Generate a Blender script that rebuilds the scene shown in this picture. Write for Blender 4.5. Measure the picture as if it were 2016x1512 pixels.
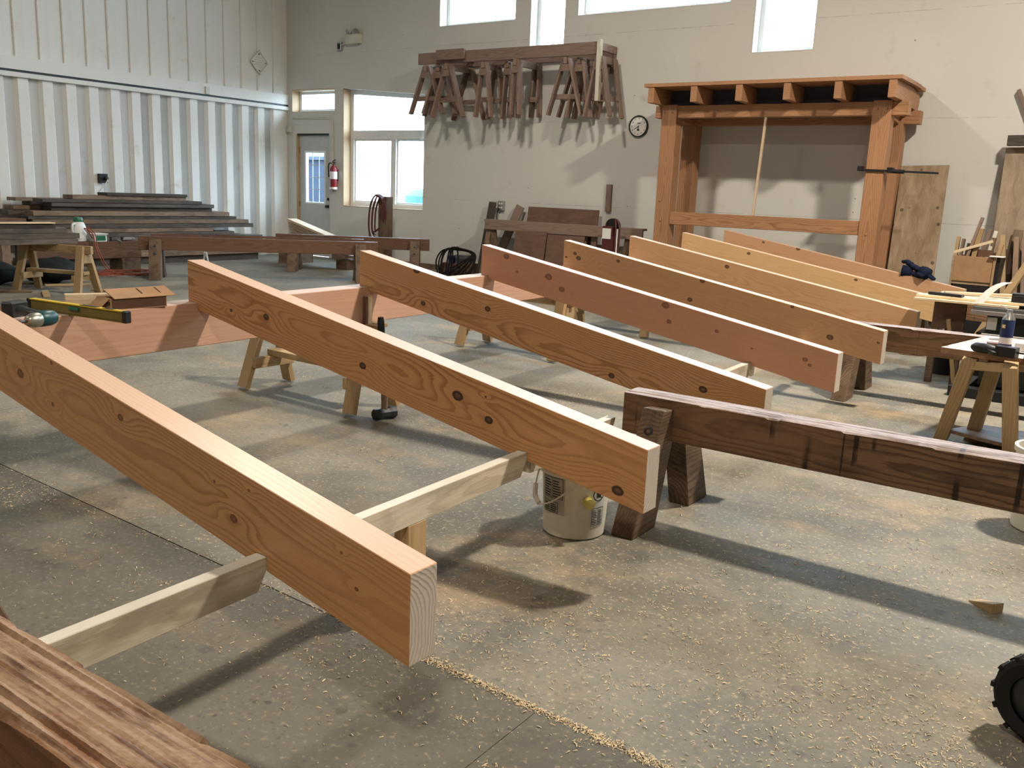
import bpy, bmesh, math, random
from mathutils import Matrix, Vector
random.seed(7)
for o in list(bpy.data.objects): bpy.data.objects.remove(o)
SC = bpy.context.scene
COL = SC.collection
PI = math.pi

# ------------------------------------------------------------------ camera
CAMH, FPX = 1.33, 1770.0
PITCH, ROLL, YAW = (math.radians(v) for v in (12.05, 2.40, -34.95))
_f = Vector((math.sin(YAW)*math.cos(PITCH), math.cos(YAW)*math.cos(PITCH), -math.sin(PITCH)))
_r = Vector((math.cos(YAW), -math.sin(YAW), 0)); _u = _r.cross(_f)
CR = math.cos(ROLL)*_r + math.sin(ROLL)*_u
CU = -math.sin(ROLL)*_r + math.cos(ROLL)*_u
CF = _f
CC = Vector((0, 0, CAMH))
cd = bpy.data.cameras.new('camera'); cam = bpy.data.objects.new('camera', cd); COL.objects.link(cam)
cd.sensor_width = 36; cd.lens = 36*FPX/2016; cd.clip_start = .05; cd.clip_end = 200
cam.matrix_world = Matrix((( CR.x, CU.x, -CF.x, CC.x), (CR.y, CU.y, -CF.y, CC.y), (CR.z, CU.z, -CF.z, CC.z), (0, 0, 0, 1)))
SC.camera = cam

# ------------------------------------------------------------------ world, exposure
SC.view_settings.view_transform = 'Standard'; SC.view_settings.look = 'None'
SC.view_settings.gamma = 1; SC.view_settings.use_curve_mapping = False
SC.view_settings.exposure = -0.05
W = bpy.data.worlds.new('sky'); SC.world = W; W.use_nodes = True
bg = W.node_tree.nodes['Background']; bg.inputs[0].default_value = (.70, .85, 1.0, 1); bg.inputs[1].default_value = 20.0
LAMPS = [(1.1, 6.2, 6.2, 900), (-6.5, 6.2, 6.2, 270), (1.1, -1.8, 6.2, 270), (-6.5, -1.8, 6.2, 130)]

# ------------------------------------------------------------------ pixel -> point on a known plane
def ray(x, y): return CR*((x-1008)/FPX) - CU*((y-756)/FPX) + CF
def PZ(x, y, z=0.0):
    d = ray(x, y); return CC + d*((z-CAMH)/d.z)
def PY(x, y, v):
    d = ray(x, y); return CC + d*(v/d.y)
def PX(x, y, v):
    d = ray(x, y); return CC + d*(v/d.x)
YB, XL = 11.70, -13.51            # back wall, left wall

# ------------------------------------------------------------------ object helpers
WM = {}
def V(*a): return Vector(a)
def tr(x, y, z): return Matrix.Translation((x, y, z))
def rz(a): return Matrix.Rotation(a, 4, 'Z')
def rx(a): return Matrix.Rotation(a, 4, 'X')
def ry(a): return Matrix.Rotation(a, 4, 'Y')
def frame(o, x, up=(0, 0, 1)):
    x = Vector(x).normalized(); up = Vector(up); y = up.cross(x)
    if y.length < 1e-5: y = Vector((0, 1, 0)).cross(x)
    y.normalize(); z = x.cross(y)
    return Matrix(((x.x, y.x, z.x, o[0]), (x.y, y.y, z.y, o[1]), (x.z, y.z, z.z, o[2]), (0, 0, 0, 1)))
def put(o, Wm, parent=None):
    COL.objects.link(o); WM[o.name] = Wm
    if parent is not None:
        o.parent = parent; o.matrix_basis = WM[parent.name].inverted() @ Wm
    else: o.matrix_basis = Wm
    return o
def tag(o, label=None, cat=None, group=None, kind=None):
    if label: o['label'] = label
    if cat: o['category'] = cat
    if group: o['group'] = group
    if kind: o['kind'] = kind
    return o
def thing(name, label, cat, loc=(0, 0, 0), a=0, group=None, Wm=None):
    o = bpy.data.objects.new(name, None); o.empty_display_size = .1
    return tag(put(o, Wm if Wm is not None else tr(*loc) @ rz(a)), label, cat, group)
def mk(name, me, mat, Wm, parent=None, smooth=False):
    if isinstance(me, bmesh.types.BMesh):
        m = bpy.data.meshes.new(name); me.normal_update(); me.to_mesh(m); me.free(); me = m
        if smooth:
            for p in me.polygons: p.use_smooth = True
    if mat is not None and not me.materials: me.materials.append(mat)
    o = bpy.data.objects.new(name, me)
    if mat is not None and me.materials[0] != mat:
        o.material_slots[0].link = 'OBJECT'; o.material_slots[0].material = mat
    return put(o, Wm, parent)
_boxes = {}
def boxmesh(l, w, h, bev=.002):
    k = (round(l, 4), round(w, 4), round(h, 4), bev)
    if k in _boxes: return _boxes[k]
    bm = bmesh.new(); bmesh.ops.create_cube(bm, size=1)
    for v in bm.verts: v.co = Vector((v.co.x*l, v.co.y*w, v.co.z*h))
    if bev and min(l, w, h) > 3*bev:
        bmesh.ops.bevel(bm, geom=bm.edges[:], offset=bev, segments=1, affect='EDGES', profile=.5)
    m = bpy.data.meshes.new('box'); bm.normal_update(); bm.to_mesh(m); bm.free()
    m.materials.append(None); _boxes[k] = m
    return m
def box(name, mat, Wm, l, w, h, parent=None, bev=.002):
    o = bpy.data.objects.new(name, boxmesh(l, w, h, bev))
    o.material_slots[0].link = 'OBJECT'; o.material_slots[0].material = mat
    return put(o, Wm, parent)
def abox(name, mat, x0, x1, y0, y1, z0, z1, parent=None, bev=.002):
    return box(name, mat, tr((x0+x1)/2, (y0+y1)/2, (z0+z1)/2), abs(x1-x0), abs(y1-y0), abs(z1-z0), parent, bev)
def board(name, mat, p0, p1, w, h, parent=None, up=(0, 0, 1), bev=.002):
    """timber from p0 to p1 (centre line); w across, h along 'up'; grain runs along local X"""
    p0, p1 = Vector(p0), Vector(p1)
    return box(name, mat, frame((p0+p1)/2, p1-p0, up), (p1-p0).length, w, h, parent, bev)
def prism_bm(pts, t, bev=0):
    """polygon in local XZ, extruded t along local Y (centred)"""
    bm = bmesh.new()
    a = [bm.verts.new((x, -t/2, z)) for x, z in pts]; b = [bm.verts.new((x, t/2, z)) for x, z in pts]
    n = len(pts); bm.faces.new(a); bm.faces.new(b[::-1])
    for i in range(n): bm.faces.new((a[i], b[i], b[(i+1) % n], a[(i+1) % n]))
    bmesh.ops.recalc_face_normals(bm, faces=bm.faces[:])
    if bev: bmesh.ops.bevel(bm, geom=bm.edges[:], offset=bev, segments=1, affect='EDGES', profile=.5)
    return bm
def prism(name, mat, Wm, pts, t, parent=None, bev=0): return mk(name, prism_bm(pts, t, bev), mat, Wm, parent)
def lathe_bm(prof, n=24, cap=True):
    bm = bmesh.new(); rings = []
    for r, z in prof:
        rings.append([bm.verts.new((r*math.cos(2*PI*i/n), r*math.sin(2*PI*i/n), z)) for i in range(n)])
    for a, b in zip(rings, rings[1:]):
        for i in range(n): bm.faces.new((a[i], a[(i+1) % n], b[(i+1) % n], b[i]))
    if cap:
        if prof[0][0] > 1e-4: bm.faces.new(rings[0][::-1])
        if prof[-1][0] > 1e-4: bm.faces.new(rings[-1])
    bmesh.ops.remove_doubles(bm, verts=bm.verts[:], dist=1e-5)
    bmesh.ops.recalc_face_normals(bm, faces=bm.faces[:])
    return bm
def autosmooth(o, ang=40):
    for p in o.data.polygons: p.use_smooth = True
    try: o.data.set_sharp_from_angle(angle=math.radians(ang))
    except Exception: pass
    return o
def lathe(name, mat, Wm, prof, parent=None, n=24, cap=True):
    return autosmooth(mk(name, lathe_bm(prof, n, cap), mat, Wm, parent))
def tube_bm(pts, r, n=8, closed=False, bm=None):
    bm = bm or bmesh.new(); pts = [Vector(p) for p in pts]; N = len(pts); rings = []
    prev = None
    for i, p in enumerate(pts):
        if closed: t = pts[(i+1) % N]-pts[i-1]
        else: t = pts[min(i+1, N-1)]-pts[max(i-1, 0)]
        t.normalize()
        if prev is None:
            u = t.cross(Vector((0, 0, 1)))
            if u.length < .05: u = t.cross(Vector((1, 0, 0)))
        else: u = prev - t*prev.dot(t)
        u.normalize(); prev = u; w = t.cross(u)
        rr = r[i] if isinstance(r, (list, tuple)) else r
        rings.append([bm.verts.new(p+(u*math.cos(2*PI*k/n)+w*math.sin(2*PI*k/n))*rr) for k in range(n)])
    pairs = list(zip(rings, rings[1:]))
    if closed: pairs.append((rings[-1], rings[0]))
    for a, b in pairs:
        for k in range(n): bm.faces.new((a[k], a[(k+1) % n], b[(k+1) % n], b[k]))
    if not closed: bm.faces.new(rings[0][::-1]); bm.faces.new(rings[-1])
    return bm
def tube(name, mat, pts, r, parent=None, n=8, closed=False, Wm=None):
    """points are in the space of Wm (world if none)"""
    o = mk(name, tube_bm(pts, r, n, closed), mat, Wm or Matrix(), parent); return autosmooth(o)
def cyl(name, mat, p0, p1, r, parent=None, n=16, r2=None):
    p0, p1 = Vector(p0), Vector(p1); L = (p1-p0).length
    Wm = frame(p0, p1-p0) @ ry(PI/2)
    return lathe(name, mat, Wm, [(r, 0), (r2 if r2 is not None else r, L)], parent, n)
def bez(p, n=24):
    """smooth curve through points (Catmull-Rom)"""
    p = [Vector(q) for q in p]; out = []
    for i in range(len(p)-1):
        a, b, c, d = p[max(i-1, 0)], p[i], p[i+1], p[min(i+2, len(p)-1)]
        for k in range(n):
            t = k/n
            out.append(.5*((2*b)+(c-a)*t+(2*a-5*b+4*c-d)*t*t+(3*b-a-3*c+d)*t**3))
    out.append(p[-1]); return out

# ------------------------------------------------------------------ materials
class N:
    def __init__(s, name):
        s.m = bpy.data.materials.new(name); s.m.use_nodes = True; s.t = s.m.node_tree
        s.b = s.t.nodes['Principled BSDF']; s.out = s.t.nodes['Material Output']
    def n(s, typ, **kw):
        nd = s.t.nodes.new(typ)
        for k, v in kw.items(): setattr(nd, k, v)
        return nd
    def l(s, a, b): s.t.links.new(a, b)
    def _set(s, inp, v):
        if hasattr(v, 'is_linked') or hasattr(v, 'links'): s.l(v, inp)
        else: inp.default_value = v
    def math(s, op, a, b=None, c=None, clamp=False):
        nd = s.n('ShaderNodeMath', operation=op); nd.use_clamp = clamp
        s._set(nd.inputs[0], a)
        if b is not None: s._set(nd.inputs[1], b)
        if c is not None: s._set(nd.inputs[2], c)
        return nd.outputs[0]
    def mapr(s, v, a, b, c=0., d=1., smooth=True):
        nd = s.n('ShaderNodeMapRange'); nd.interpolation_type = 'SMOOTHSTEP' if smooth else 'LINEAR'
        s._set(nd.inputs[0], v)
        for i, q in zip((1, 2, 3, 4), (a, b, c, d)): s._set(nd.inputs[i], q)
        return nd.outputs[0]
    def mix(s, f, a, b, mode='MIX'):
        nd = s.n('ShaderNodeMix', data_type='RGBA', blend_type=mode); nd.clamp_factor = True
        s._set(nd.inputs[0], f)
        for i, q in ((6, a), (7, b)):
            if isinstance(q, (tuple, list)): q = tuple(q)+(1,) if len(q) == 3 else tuple(q)
            s._set(nd.inputs[i], q)
        return nd.outputs[2]
    def coord(s, which='Object'): return s.n('ShaderNodeTexCoord').outputs[which]
    def vec(s, v, scale=(1, 1, 1), off=None):
        nd = s.n('ShaderNodeVectorMath', operation='MULTIPLY'); s.l(v, nd.inputs[0]); nd.inputs[1].default_value = scale
        if off is None: return nd.outputs[0]
        ad = s.n('ShaderNodeVectorMath', operation='ADD'); s.l(nd.outputs[0], ad.inputs[0]); s._set(ad.inputs[1], off)
        return ad.outputs[0]
    def sep(s, v):
        nd = s.n('ShaderNodeSeparateXYZ'); s.l(v, nd.inputs[0]); return nd.outputs
    def noise(s, v, scale, detail=2., rough=.5, dist=0.):
        nd = s.n('ShaderNodeTexNoise'); s.l(v, nd.inputs['Vector'])
        nd.inputs['Scale'].default_value = scale; nd.inputs['Detail'].default_value = detail
        nd.inputs['Roughness'].default_value = rough; nd.inputs['Distortion'].default_value = dist
        return nd.outputs['Fac']
    def bump(s, h, strength=.3, dist=.01):
        nd = s.n('ShaderNodeBump'); nd.inputs['Strength'].default_value = strength; nd.inputs['Distance'].default_value = dist
        s.l(h, nd.inputs['Height']); s.l(nd.outputs[0], s.b.inputs['Normal'])
    def fin(s, col, rough=.6, spec=.4, metal=0.):
        if isinstance(col, (tuple, list)): col = tuple(col)[:3]+(1,)
        s._set(s.b.inputs['Base Color'], col); s._set(s.b.inputs['Roughness'], rough)
        s.b.inputs['Specular IOR Level'].default_value = spec; s.b.inputs['Metallic'].default_value = metal
        return s.m

def rgb(r, g, b):
    f = lambda c: ((c/255+.055)/1.055)**2.4 if c > 10 else c/255/12.92
    return (f(r), f(g), f(b))

def flat(name, col, rough=.6, spec=.4, metal=0., var=.12, scale=8.):
    """plain painted / plastic / metal surface with slight uneven wear"""
    s = N(name); c = s.coord(); n = s.noise(c, scale, 4, .6)
    d = tuple(x*(1-var) for x in col); e = tuple(min(1, x*(1+var)) for x in col)
    return s.fin(s.mix(s.mapr(n, .3, .7), d, e), rough, spec, metal)

def wood(name, lo, hi, rings=95, amp=2.6, knots=(), pith=(.11, .0), rough=.55, spec=.3, stain=None, stainamt=.5,
         knotcol=(.05, .022, .012), var=.10, edge=None, endg=None, randknots=0, sawn=0., contrast=1., streak=.35, hue=None):
    """sawn timber: growth rings around a pith that runs along local X, cut by whatever faces the mesh has"""
    s = N(name); P = s.coord(); oi = s.n('ShaderNodeObjectInfo').outputs['Random']
    rnd = s.math('MULTIPLY', oi, 37.0)
    cmb = s.n('ShaderNodeCombineXYZ'); s.l(rnd, cmb.inputs[0]); s.l(rnd, cmb.inputs[1])
    Q = s.vec(P, (1, 1, 1), cmb.outputs[0])          # shifted per object
    x, y, z = s.sep(P)
    yy = s.math('ADD', y, pith[0]); zz = s.math('ADD', z, pith[1])
    wob = s.noise(s.vec(Q, (.36, 1.6, 1.6)), 1.9, 2, .5)
    r = s.math('SQRT', s.math('ADD', s.math('MULTIPLY', yy, yy), s.math('MULTIPLY', zz, zz)))
    t = s.math('MULTIPLY_ADD', wob, amp*6.0, s.math('MULTIPLY', r, rings))
    fine = s.noise(s.vec(Q, (2.0, 14, 14)), 3.0, 3, .6)
    t = s.math('MULTIPLY_ADD', fine, .9, t)
    kmask = None
    for kx, kz, kr in knots:
        dx = s.math('MULTIPLY', s.math('SUBTRACT', x, kx), .72/kr); dz = s.math('DIVIDE', s.math('SUBTRACT', z, kz), kr)
        d2 = s.math('ADD', s.math('MULTIPLY', dx, dx), s.math('MULTIPLY', dz, dz))
        d2w = s.math('ADD', s.math('MULTIPLY', s.math('MULTIPLY', dx, dx), .25), s.math('MULTIPLY', dz, dz))
        bumpk = s.math('POWER', 2.718, s.math('MULTIPLY', d2w, -.11))
        t = s.math('MULTIPLY_ADD', bumpk, 3.2 if kr > .006 else 1.2, t)
        d = s.math('SQRT', d2)
        d = s.math('MULTIPLY_ADD', s.math('SUBTRACT', fine, .5), .35, d)
        k = s.mapr(d, 1.12, .86)
        inner = s.mapr(d, .25, .8)
        k = s.math('MULTIPLY', k, s.math('MULTIPLY_ADD', inner, .22, .78))
        kmask = k if kmask is None else s.math('MAXIMUM', kmask, k)
    fr = s.math('FRACT', t)
    late = s.math('MULTIPLY', s.mapr(fr, .38, .88), s.mapr(fr, 1.0, .92))
    broad = s.noise(s.vec(Q, (.5, 2.5, 2.5)), 1.5, 2)
    late = s.math('MULTIPLY', late, s.mapr(broad, .25, .75, .45*contrast, contrast))
    fib = s.noise(s.vec(Q, (1.2, 60, 60)), 6., 2, .6)
    col = s.mix(late, hi, lo)
    col = s.mix(s.math('MULTIPLY', s.mapr(fib, .35, .75), streak), col, tuple(c*.72 for c in lo))
    big = s.noise(s.vec(Q, (.7, 3, 3)), 1.1, 2)
    col = s.mix(s.mapr(big, .35, .7, 0, .45), col, hue or tuple(c*1.06 for c in hi))
    if randknots:
        vo = s.n('ShaderNodeTexVoronoi', feature='F1'); s.l(s.vec(Q, (1.5, .4, 3.2)), vo.inputs['Vector']); vo.inputs['Scale'].default_value = randknots
        kk = s.mapr(vo.outputs['Distance'], .085, .05)
        kmask = kk if kmask is None else s.math('MAXIMUM', kmask, kk)
    if stain is not None:
        sn = s.noise(s.vec(Q, (1.3, 4, 4)), 2.2, 4, .6)
        col = s.mix(s.mapr(sn, .45, .68, 0, stainamt), col, stain)
    if sawn:
        wv = s.noise(s.vec(Q, (26, .3, .3)), 1.0, 2); wl = s.noise(s.vec(Q, (5, .5, 7)), 1.0, 2)
        col = s.mix(s.math('MULTIPLY', s.mapr(wv, .60, .66, 0, sawn), s.mapr(wl, .42, .56)), col, tuple(c*.18 for c in lo))
    if kmask is not None: col = s.mix(kmask, col, knotcol)
    if edge is not None or endg is not None:      # edges paler: planed wood plus overhead light put into colour; sawn end grain paler
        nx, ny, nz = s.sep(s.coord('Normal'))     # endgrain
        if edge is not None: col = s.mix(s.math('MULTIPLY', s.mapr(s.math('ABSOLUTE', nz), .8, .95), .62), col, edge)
        if endg is not None:
            ec = s.mix(late, endg, tuple(c*.45 for c in endg)); col = s.mix(s.mapr(s.math('ABSOLUTE', nx), .8, .95), col, ec)
    hv = s.n('ShaderNodeHueSaturation'); s.l(col, hv.inputs['Color'])
    s.l(s.math('MULTIPLY_ADD', oi, 2*var, 1-var), hv.inputs['Value'])
    s.bump(s.math('ADD', late, fib), .12, .002)
    return s.fin(hv.outputs[0], rough, spec)

def worn_top(m, col, amt=.75):
    """old trestle timber: the upper face is abraded paler, cut by saw kerfs"""
    s = N.__new__(N); s.m = m; s.t = m.node_tree; s.b = s.t.nodes['Principled BSDF']
    src = s.b.inputs['Base Color'].links[0].from_socket
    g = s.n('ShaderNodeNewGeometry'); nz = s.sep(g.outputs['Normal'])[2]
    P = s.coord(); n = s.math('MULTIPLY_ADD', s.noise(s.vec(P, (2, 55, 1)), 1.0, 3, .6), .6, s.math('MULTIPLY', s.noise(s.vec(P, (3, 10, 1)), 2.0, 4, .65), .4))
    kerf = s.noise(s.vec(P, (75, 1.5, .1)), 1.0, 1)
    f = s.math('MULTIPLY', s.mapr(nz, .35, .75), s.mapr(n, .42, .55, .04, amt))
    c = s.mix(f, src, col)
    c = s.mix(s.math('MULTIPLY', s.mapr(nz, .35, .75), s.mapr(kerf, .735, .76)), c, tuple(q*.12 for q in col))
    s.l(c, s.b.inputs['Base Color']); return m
# ------------------------------------------------------------------ material set
def m_concrete(nm, kd):
    s = N(nm); P = s.coord('Object'); G = s.n('ShaderNodeNewGeometry').outputs['Position']
    a = s.noise(G, .55, 5, .6); b = s.noise(G, 2.6, 5, .65, .4); c = s.noise(G, 14, 4, .6)
    col = s.mix(s.mapr(a, .34, .66), (.098, .092, .072), (.190, .174, .134))
    col = s.mix(s.mapr(b, .40, .75, 0, .5), col, (.235, .220, .178))
    col = s.mix(s.mapr(b, .52, .25, 0, .45), col, (.080, .078, .066))
    d = s.noise(s.vec(G, (.8, 1.1, 1), (3.1, 7.7, 0)), 1.4, 5, .7)              # fine sawdust film
    col = s.mix(s.mapr(d, .50, .72, 0, .60), col, (.33, .235, .130))
    e = s.noise(s.vec(G, (1, 1, 1), (13, 2, 0)), 4.5, 3, .5)                     # oil spots
    col = s.mix(s.mapr(e, .66, .76, 0, .6), col, (.10, .10, .098))
    v = s.n('ShaderNodeTexVoronoi'); s.l(G, v.inputs['Vector']); v.inputs['Scale'].default_value = 13
    sp = s.math('MULTIPLY', s.mapr(v.outputs['Distance'], .14, .09), s.mapr(b, .45, .6))
    col = s.mix(s.math('MULTIPLY', sp, .6), col, (.09, .085, .08))
    col = s.mix(s.mapr(c, .55, .8, 0, .25), col, (.30, .28, .235))
    f = s.noise(s.vec(G, (1, 1, 1), (1, 9, 0)), 55, 3, .6); col = s.mix(s.mapr(f, .57, .68, 0, .50), col, (.42, .345, .225)); col = s.mix(s.mapr(f, .42, .32, 0, .35), col, (.07, .066, .058))
    h = s.noise(s.vec(G, (1, 1, 1), (21, 4, 0)), 9, 3, .6); col = s.mix(s.mapr(h, .62, .72, 0, .55), col, (.075, .073, .07))
    col = s.mix(1.0, col, (kd, kd, kd*1.02), 'MULTIPLY')
    s.bump(s.math('ADD', c, b), .15, .004)
    return s.fin(col, s.mapr(b, .3, .7, .60, .85), .22)
def m_paint(name, base, dirt, seams=False):
    s = N(name); G = s.n('ShaderNodeNewGeometry').outputs['Position']
    a = s.noise(G, .7, 4, .6); b = s.noise(s.vec(G, (1, 1, 1), (5, 3, 9)), 3.2, 5, .65)
    col = s.mix(s.mapr(a, .35, .7, 0, .5), base, tuple(c*.90 for c in base))
    col = s.mix(s.mapr(b, .58, .80, 0, .55), col, dirt)
    if seams:
        x, y, z = s.sep(G)
        v = s.n('ShaderNodeTexVoronoi'); s.l(s.vec(G, (1, 0, 1)), v.inputs['Vector']); v.inputs['Scale'].default_value = 3.4; v.inputs['Randomness'].default_value = 1
        dots = s.mapr(v.outputs['Distance'], .040, .022)
        col = s.mix(s.math('MULTIPLY', dots, .75), col, (.10, .09, .08))
        zz = s.math('FRACT', s.math('DIVIDE', s.math('SUBTRACT', z, 1.17), 1.2))
        sm = s.math('MULTIPLY', s.mapr(zz, .0055, .003, smooth=False), s.mapr(b, .40, .60))
        col = s.mix(s.math('MULTIPLY', sm, .6), col, (.16, .15, .13))
        s.bump(b, .08, .004)
    return s.fin(col, .6, .3)
def m_ply(name, lo, hi, spots=True):
    s = N(name); P = s.coord(); oi = s.n('ShaderNodeObjectInfo').outputs['Random']
    cmb = s.n('ShaderNodeCombineXYZ'); s.l(s.math('MULTIPLY', oi, 9), cmb.inputs[0]); s.l(s.math('MULTIPLY', oi, 5), cmb.inputs[2])
    Q = s.vec(P, (1, 1, 1), cmb.outputs[0])
    a = s.noise(s.vec(Q, (1.5, 5, 5)), 2.0, 5, .7, .6); b = s.noise(Q, 3.0, 4, .6)
    col = s.mix(s.mapr(a, .3, .7), lo, hi); col = s.mix(s.mapr(b, .55, .8, 0, .6), col, tuple(c*.55 for c in lo))
    if spots:
        v = s.n('ShaderNodeTexVoronoi'); s.l(Q, v.inputs['Vector']); v.inputs['Scale'].default_value = 6.5
        col = s.mix(s.mapr(v.outputs['Distance'], .17, .11, 0, .85), col, tuple(c*.3 for c in lo))
    s.bump(a, .1, .003); return s.fin(col, .7, .25)
def m_emit(name, col, st):
    s = N(name); e = s.n('ShaderNodeEmission'); e.inputs[0].default_value = tuple(col)+(1,); e.inputs[1].default_value = st
    s.l(e.outputs[0], s.out.inputs[0]); return s.m
def m_glass(name, tint=(.93, .98, 1.0)):
    s = N(name); t = s.n('ShaderNodeBsdfTransparent'); t.inputs[0].default_value = tint+(1,)
    g = s.n('ShaderNodeBsdfGlossy'); g.inputs['Roughness'].default_value = .03
    lw = s.n('ShaderNodeLayerWeight'); lw.inputs[0].default_value = .5
    f = s.math('MULTIPLY_ADD', s.math('POWER', lw.outputs['Facing'], 4.0), .35, .02)
    mx = s.n('ShaderNodeMixShader'); s.l(f, mx.inputs[0]); s.l(t.outputs[0], mx.inputs[1]); s.l(g.outputs[0], mx.inputs[2])
    s.l(mx.outputs[0], s.out.inputs[0]); return s.m
M = {}
M['concrete'] = m_concrete('concrete', 1.22); M['concrete_near'] = m_concrete('concrete_near_bay', .78)
M['joint'] = flat('joint_fill', (.17, .125, .075), .9, .1)
M['wall'] = m_paint('painted_sheathing', (.64, .628, .585), (.43, .39, .31), True)
M['clad'] = m_paint('painted_cladding', (.74, .725, .675), (.50, .42, .29))
M['plain'] = m_paint('plain_paint', (.60, .58, .53), (.48, .45, .38))
M['rear'] = m_paint('rear_wall_paint', (.26, .245, .22), (.2, .18, .15))
M['vinyl'] = flat('white_vinyl', (.78, .79, .78), .35, .5, var=.03)
M['jamb'] = wood('jamb_fir', (.32, .205, .11), (.48, .335, .20), 60, 2.0, randknots=.6)
M['doorpaint'] = flat('door_grey_paint', (.50, .50, .48), .45, .4, var=.05)
M['glass'] = m_glass('window_glass')
M['black'] = flat('black_plastic', (.012, .012, .013), .45, .4)
M['blackrub'] = flat('black_rubber', (.014, .013, .013), .8, .2)
M['steel'] = flat('steel', (.45, .45, .44), .35, .5, .9)
M['darksteel'] = flat('dark_steel', (.035, .037, .04), .4, .5, .6)
M['white'] = flat('white_plastic', (.72, .72, .68), .4, .45, var=.05)
M['dirtywhite'] = flat('dirty_white_plastic', (.60, .58, .49), .5, .4, var=.12, scale=5)
M['red'] = flat('red_paint', (.24, .016, .02), .35, .5)
M['redhose'] = flat('red_hose', (.085, .020, .020), .5, .4)
M['orange'] = flat('orange_cord', (.27, .070, .040), .55, .3)
M['yellow'] = flat('yellow_paint', (.62, .42, .015), .4, .5)
M['sack'] = flat('sack_black', (.010, .011, .012), .7, .2)
M['green'] = flat('green_plastic', (.01, .13, .06), .4, .5)
M['teal'] = flat('teal_plastic', (.006, .060, .066), .4, .5)
M['blue'] = flat('navy_blue', (.012, .025, .10), .5, .4)
M['navyglove'] = flat('navy_glove', (.008, .013, .036), .85, .2)
M['card'] = flat('cardboard', (.34, .20, .105), .8, .2, var=.10)
M['carddark'] = flat('cardboard_inside', (.085, .046, .028), .85, .15)
M['paper'] = flat('paper', (.75, .73, .70), .8, .2, var=.03)
M['ink'] = flat('ink', (.03, .03, .03), .7, .2)
M['brass'] = flat('brass', (.40, .26, .06), .35, .5, .8)
M['pine'] = wood('pine_2x4', (.29, .185, .085), (.44, .305, .16), 70, 2.2, randknots=.9, var=.14)
M['pinelight'] = wood('fresh_pine', (.55, .40, .235), (.70, .55, .37), 70, 2.0, randknots=.5, var=.10)
M['greywood'] = wood('weathered_2x4', (.40, .33, .235), (.58, .51, .39), 75, 2.4, stain=(.25, .20, .145), stainamt=.7, randknots=.8, var=.08, edge=(.70, .68, .60))  # paler edge: light on the rail tops put into the colour
M['rackwood'] = wood('dusty_old_timber', (.16, .105, .080), (.27, .185, .145), 70, 2.0, randknots=.8, var=.16)
M['timber'] = wood('oiled_fir_timber', (.26, .122, .056), (.42, .222, .115), 55, 2.0, randknots=.35, var=.07, streak=.25)
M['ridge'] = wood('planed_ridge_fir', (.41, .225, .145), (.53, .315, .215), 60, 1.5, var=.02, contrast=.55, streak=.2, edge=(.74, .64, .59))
M['dark'] = worn_top(wood('trestle_timber', (.085, .043, .022), (.215, .120, .064), 55, 2.4, stain=(.040, .021, .013), stainamt=.6, sawn=.9, contrast=1.2, randknots=.35, var=.10), (.40, .33, .31), .85)
M['darkleg'] = wood('trestle_leg_timber', (.075, .043, .025), (.165, .108, .066), 60, 2.2, stain=(.025, .014, .010), stainamt=.6, randknots=.4, var=.14)
M['roughtop'] = worn_top(wood('old_trestle_red', (.11, .045, .02), (.22, .105, .048), 55, 2.2, stain=(.05, .022, .012), stainamt=.6, randknots=.3, var=.02), (.34, .225, .140), .85)
M['darklumber'] = wood('weathered_dark_plank', (.046, .036, .029), (.105, .083, .067), 60, 2.0, stain=(.022, .020, .019), stainamt=.5, var=.35)
M['brownlumber'] = wood('weathered_brown_plank', (.13, .080, .050), (.245, .165, .108), 60, 2.0, stain=(.06, .045, .035), stainamt=.6, var=.25)
M['brownbeam'] = wood('reddish_beam', (.085, .040, .025), (.155, .082, .050), 50, 2.0, randknots=.4, var=.12)
M['ply'] = m_ply('plywood', (.25, .172, .105), (.39, .285, .185))
M['osb'] = m_ply('osb_sheet', (.22, .162, .108), (.35, .268, .185), False)
M['hard'] = m_ply('brown_hardboard', (.130, .075, .052), (.185, .110, .078), False)
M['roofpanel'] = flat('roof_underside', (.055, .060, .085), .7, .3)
M['sawdust'] = flat('sawdust', (.62, .43, .235), .9, .1, var=.25, scale=60)
M['shaving'] = flat('wood_shavings', (.60, .475, .30), .85, .15, var=.25, scale=30)

# ------------------------------------------------------------------ floor
def jl(x): return 1.80 - .033*(x+.8)          # control joint, almost parallel to the back wall
fl = tag(abox('floor', M['joint'], -13.7, 6.7, -7.2, 12.1, -.30, -.010, bev=0), kind='structure')
def slab(pts, mat='concrete'):
    bm = bmesh.new(); a = [bm.verts.new((x, y, 0)) for x, y in pts]; b = [bm.verts.new((x, y, -.06)) for x, y in pts]
    bm.faces.new(a); n = len(pts)
    for i in range(n): bm.faces.new((a[i], b[i], b[(i+1) % n], a[(i+1) % n]))
    bmesh.ops.recalc_face_normals(bm, faces=bm.faces[:])
    mk('slab', bm, M[mat], Matrix(), fl)
g = .0028
ca, cb = PZ(1062, 1396), PZ(920, 1512)          # hairline cross joint in the near bay
ux = (cb.x-ca.x)/(cb.y-ca.y)
def cx(y): return ca.x + (y-ca.y)*ux*.25
slab([(-13.6, jl(-13.6)+g), (-5.2-g, jl(-5.2)+g), (-5.2-g, 11.9), (-13.6, 11.9)])
slab([(-5.2+g, jl(-5.2)+g), (6.6, jl(6.6)+g), (6.6, 11.9), (-5.2+g, 11.9)])
c0, c1 = cx(jl(-1.1)), cx(-7.1)
slab([(-13.6, jl(-13.6)-g), (-13.6, -7.1), (c1-.0012, -7.1), (c0-.0012, jl(c0)-g)], 'concrete_near')
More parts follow.
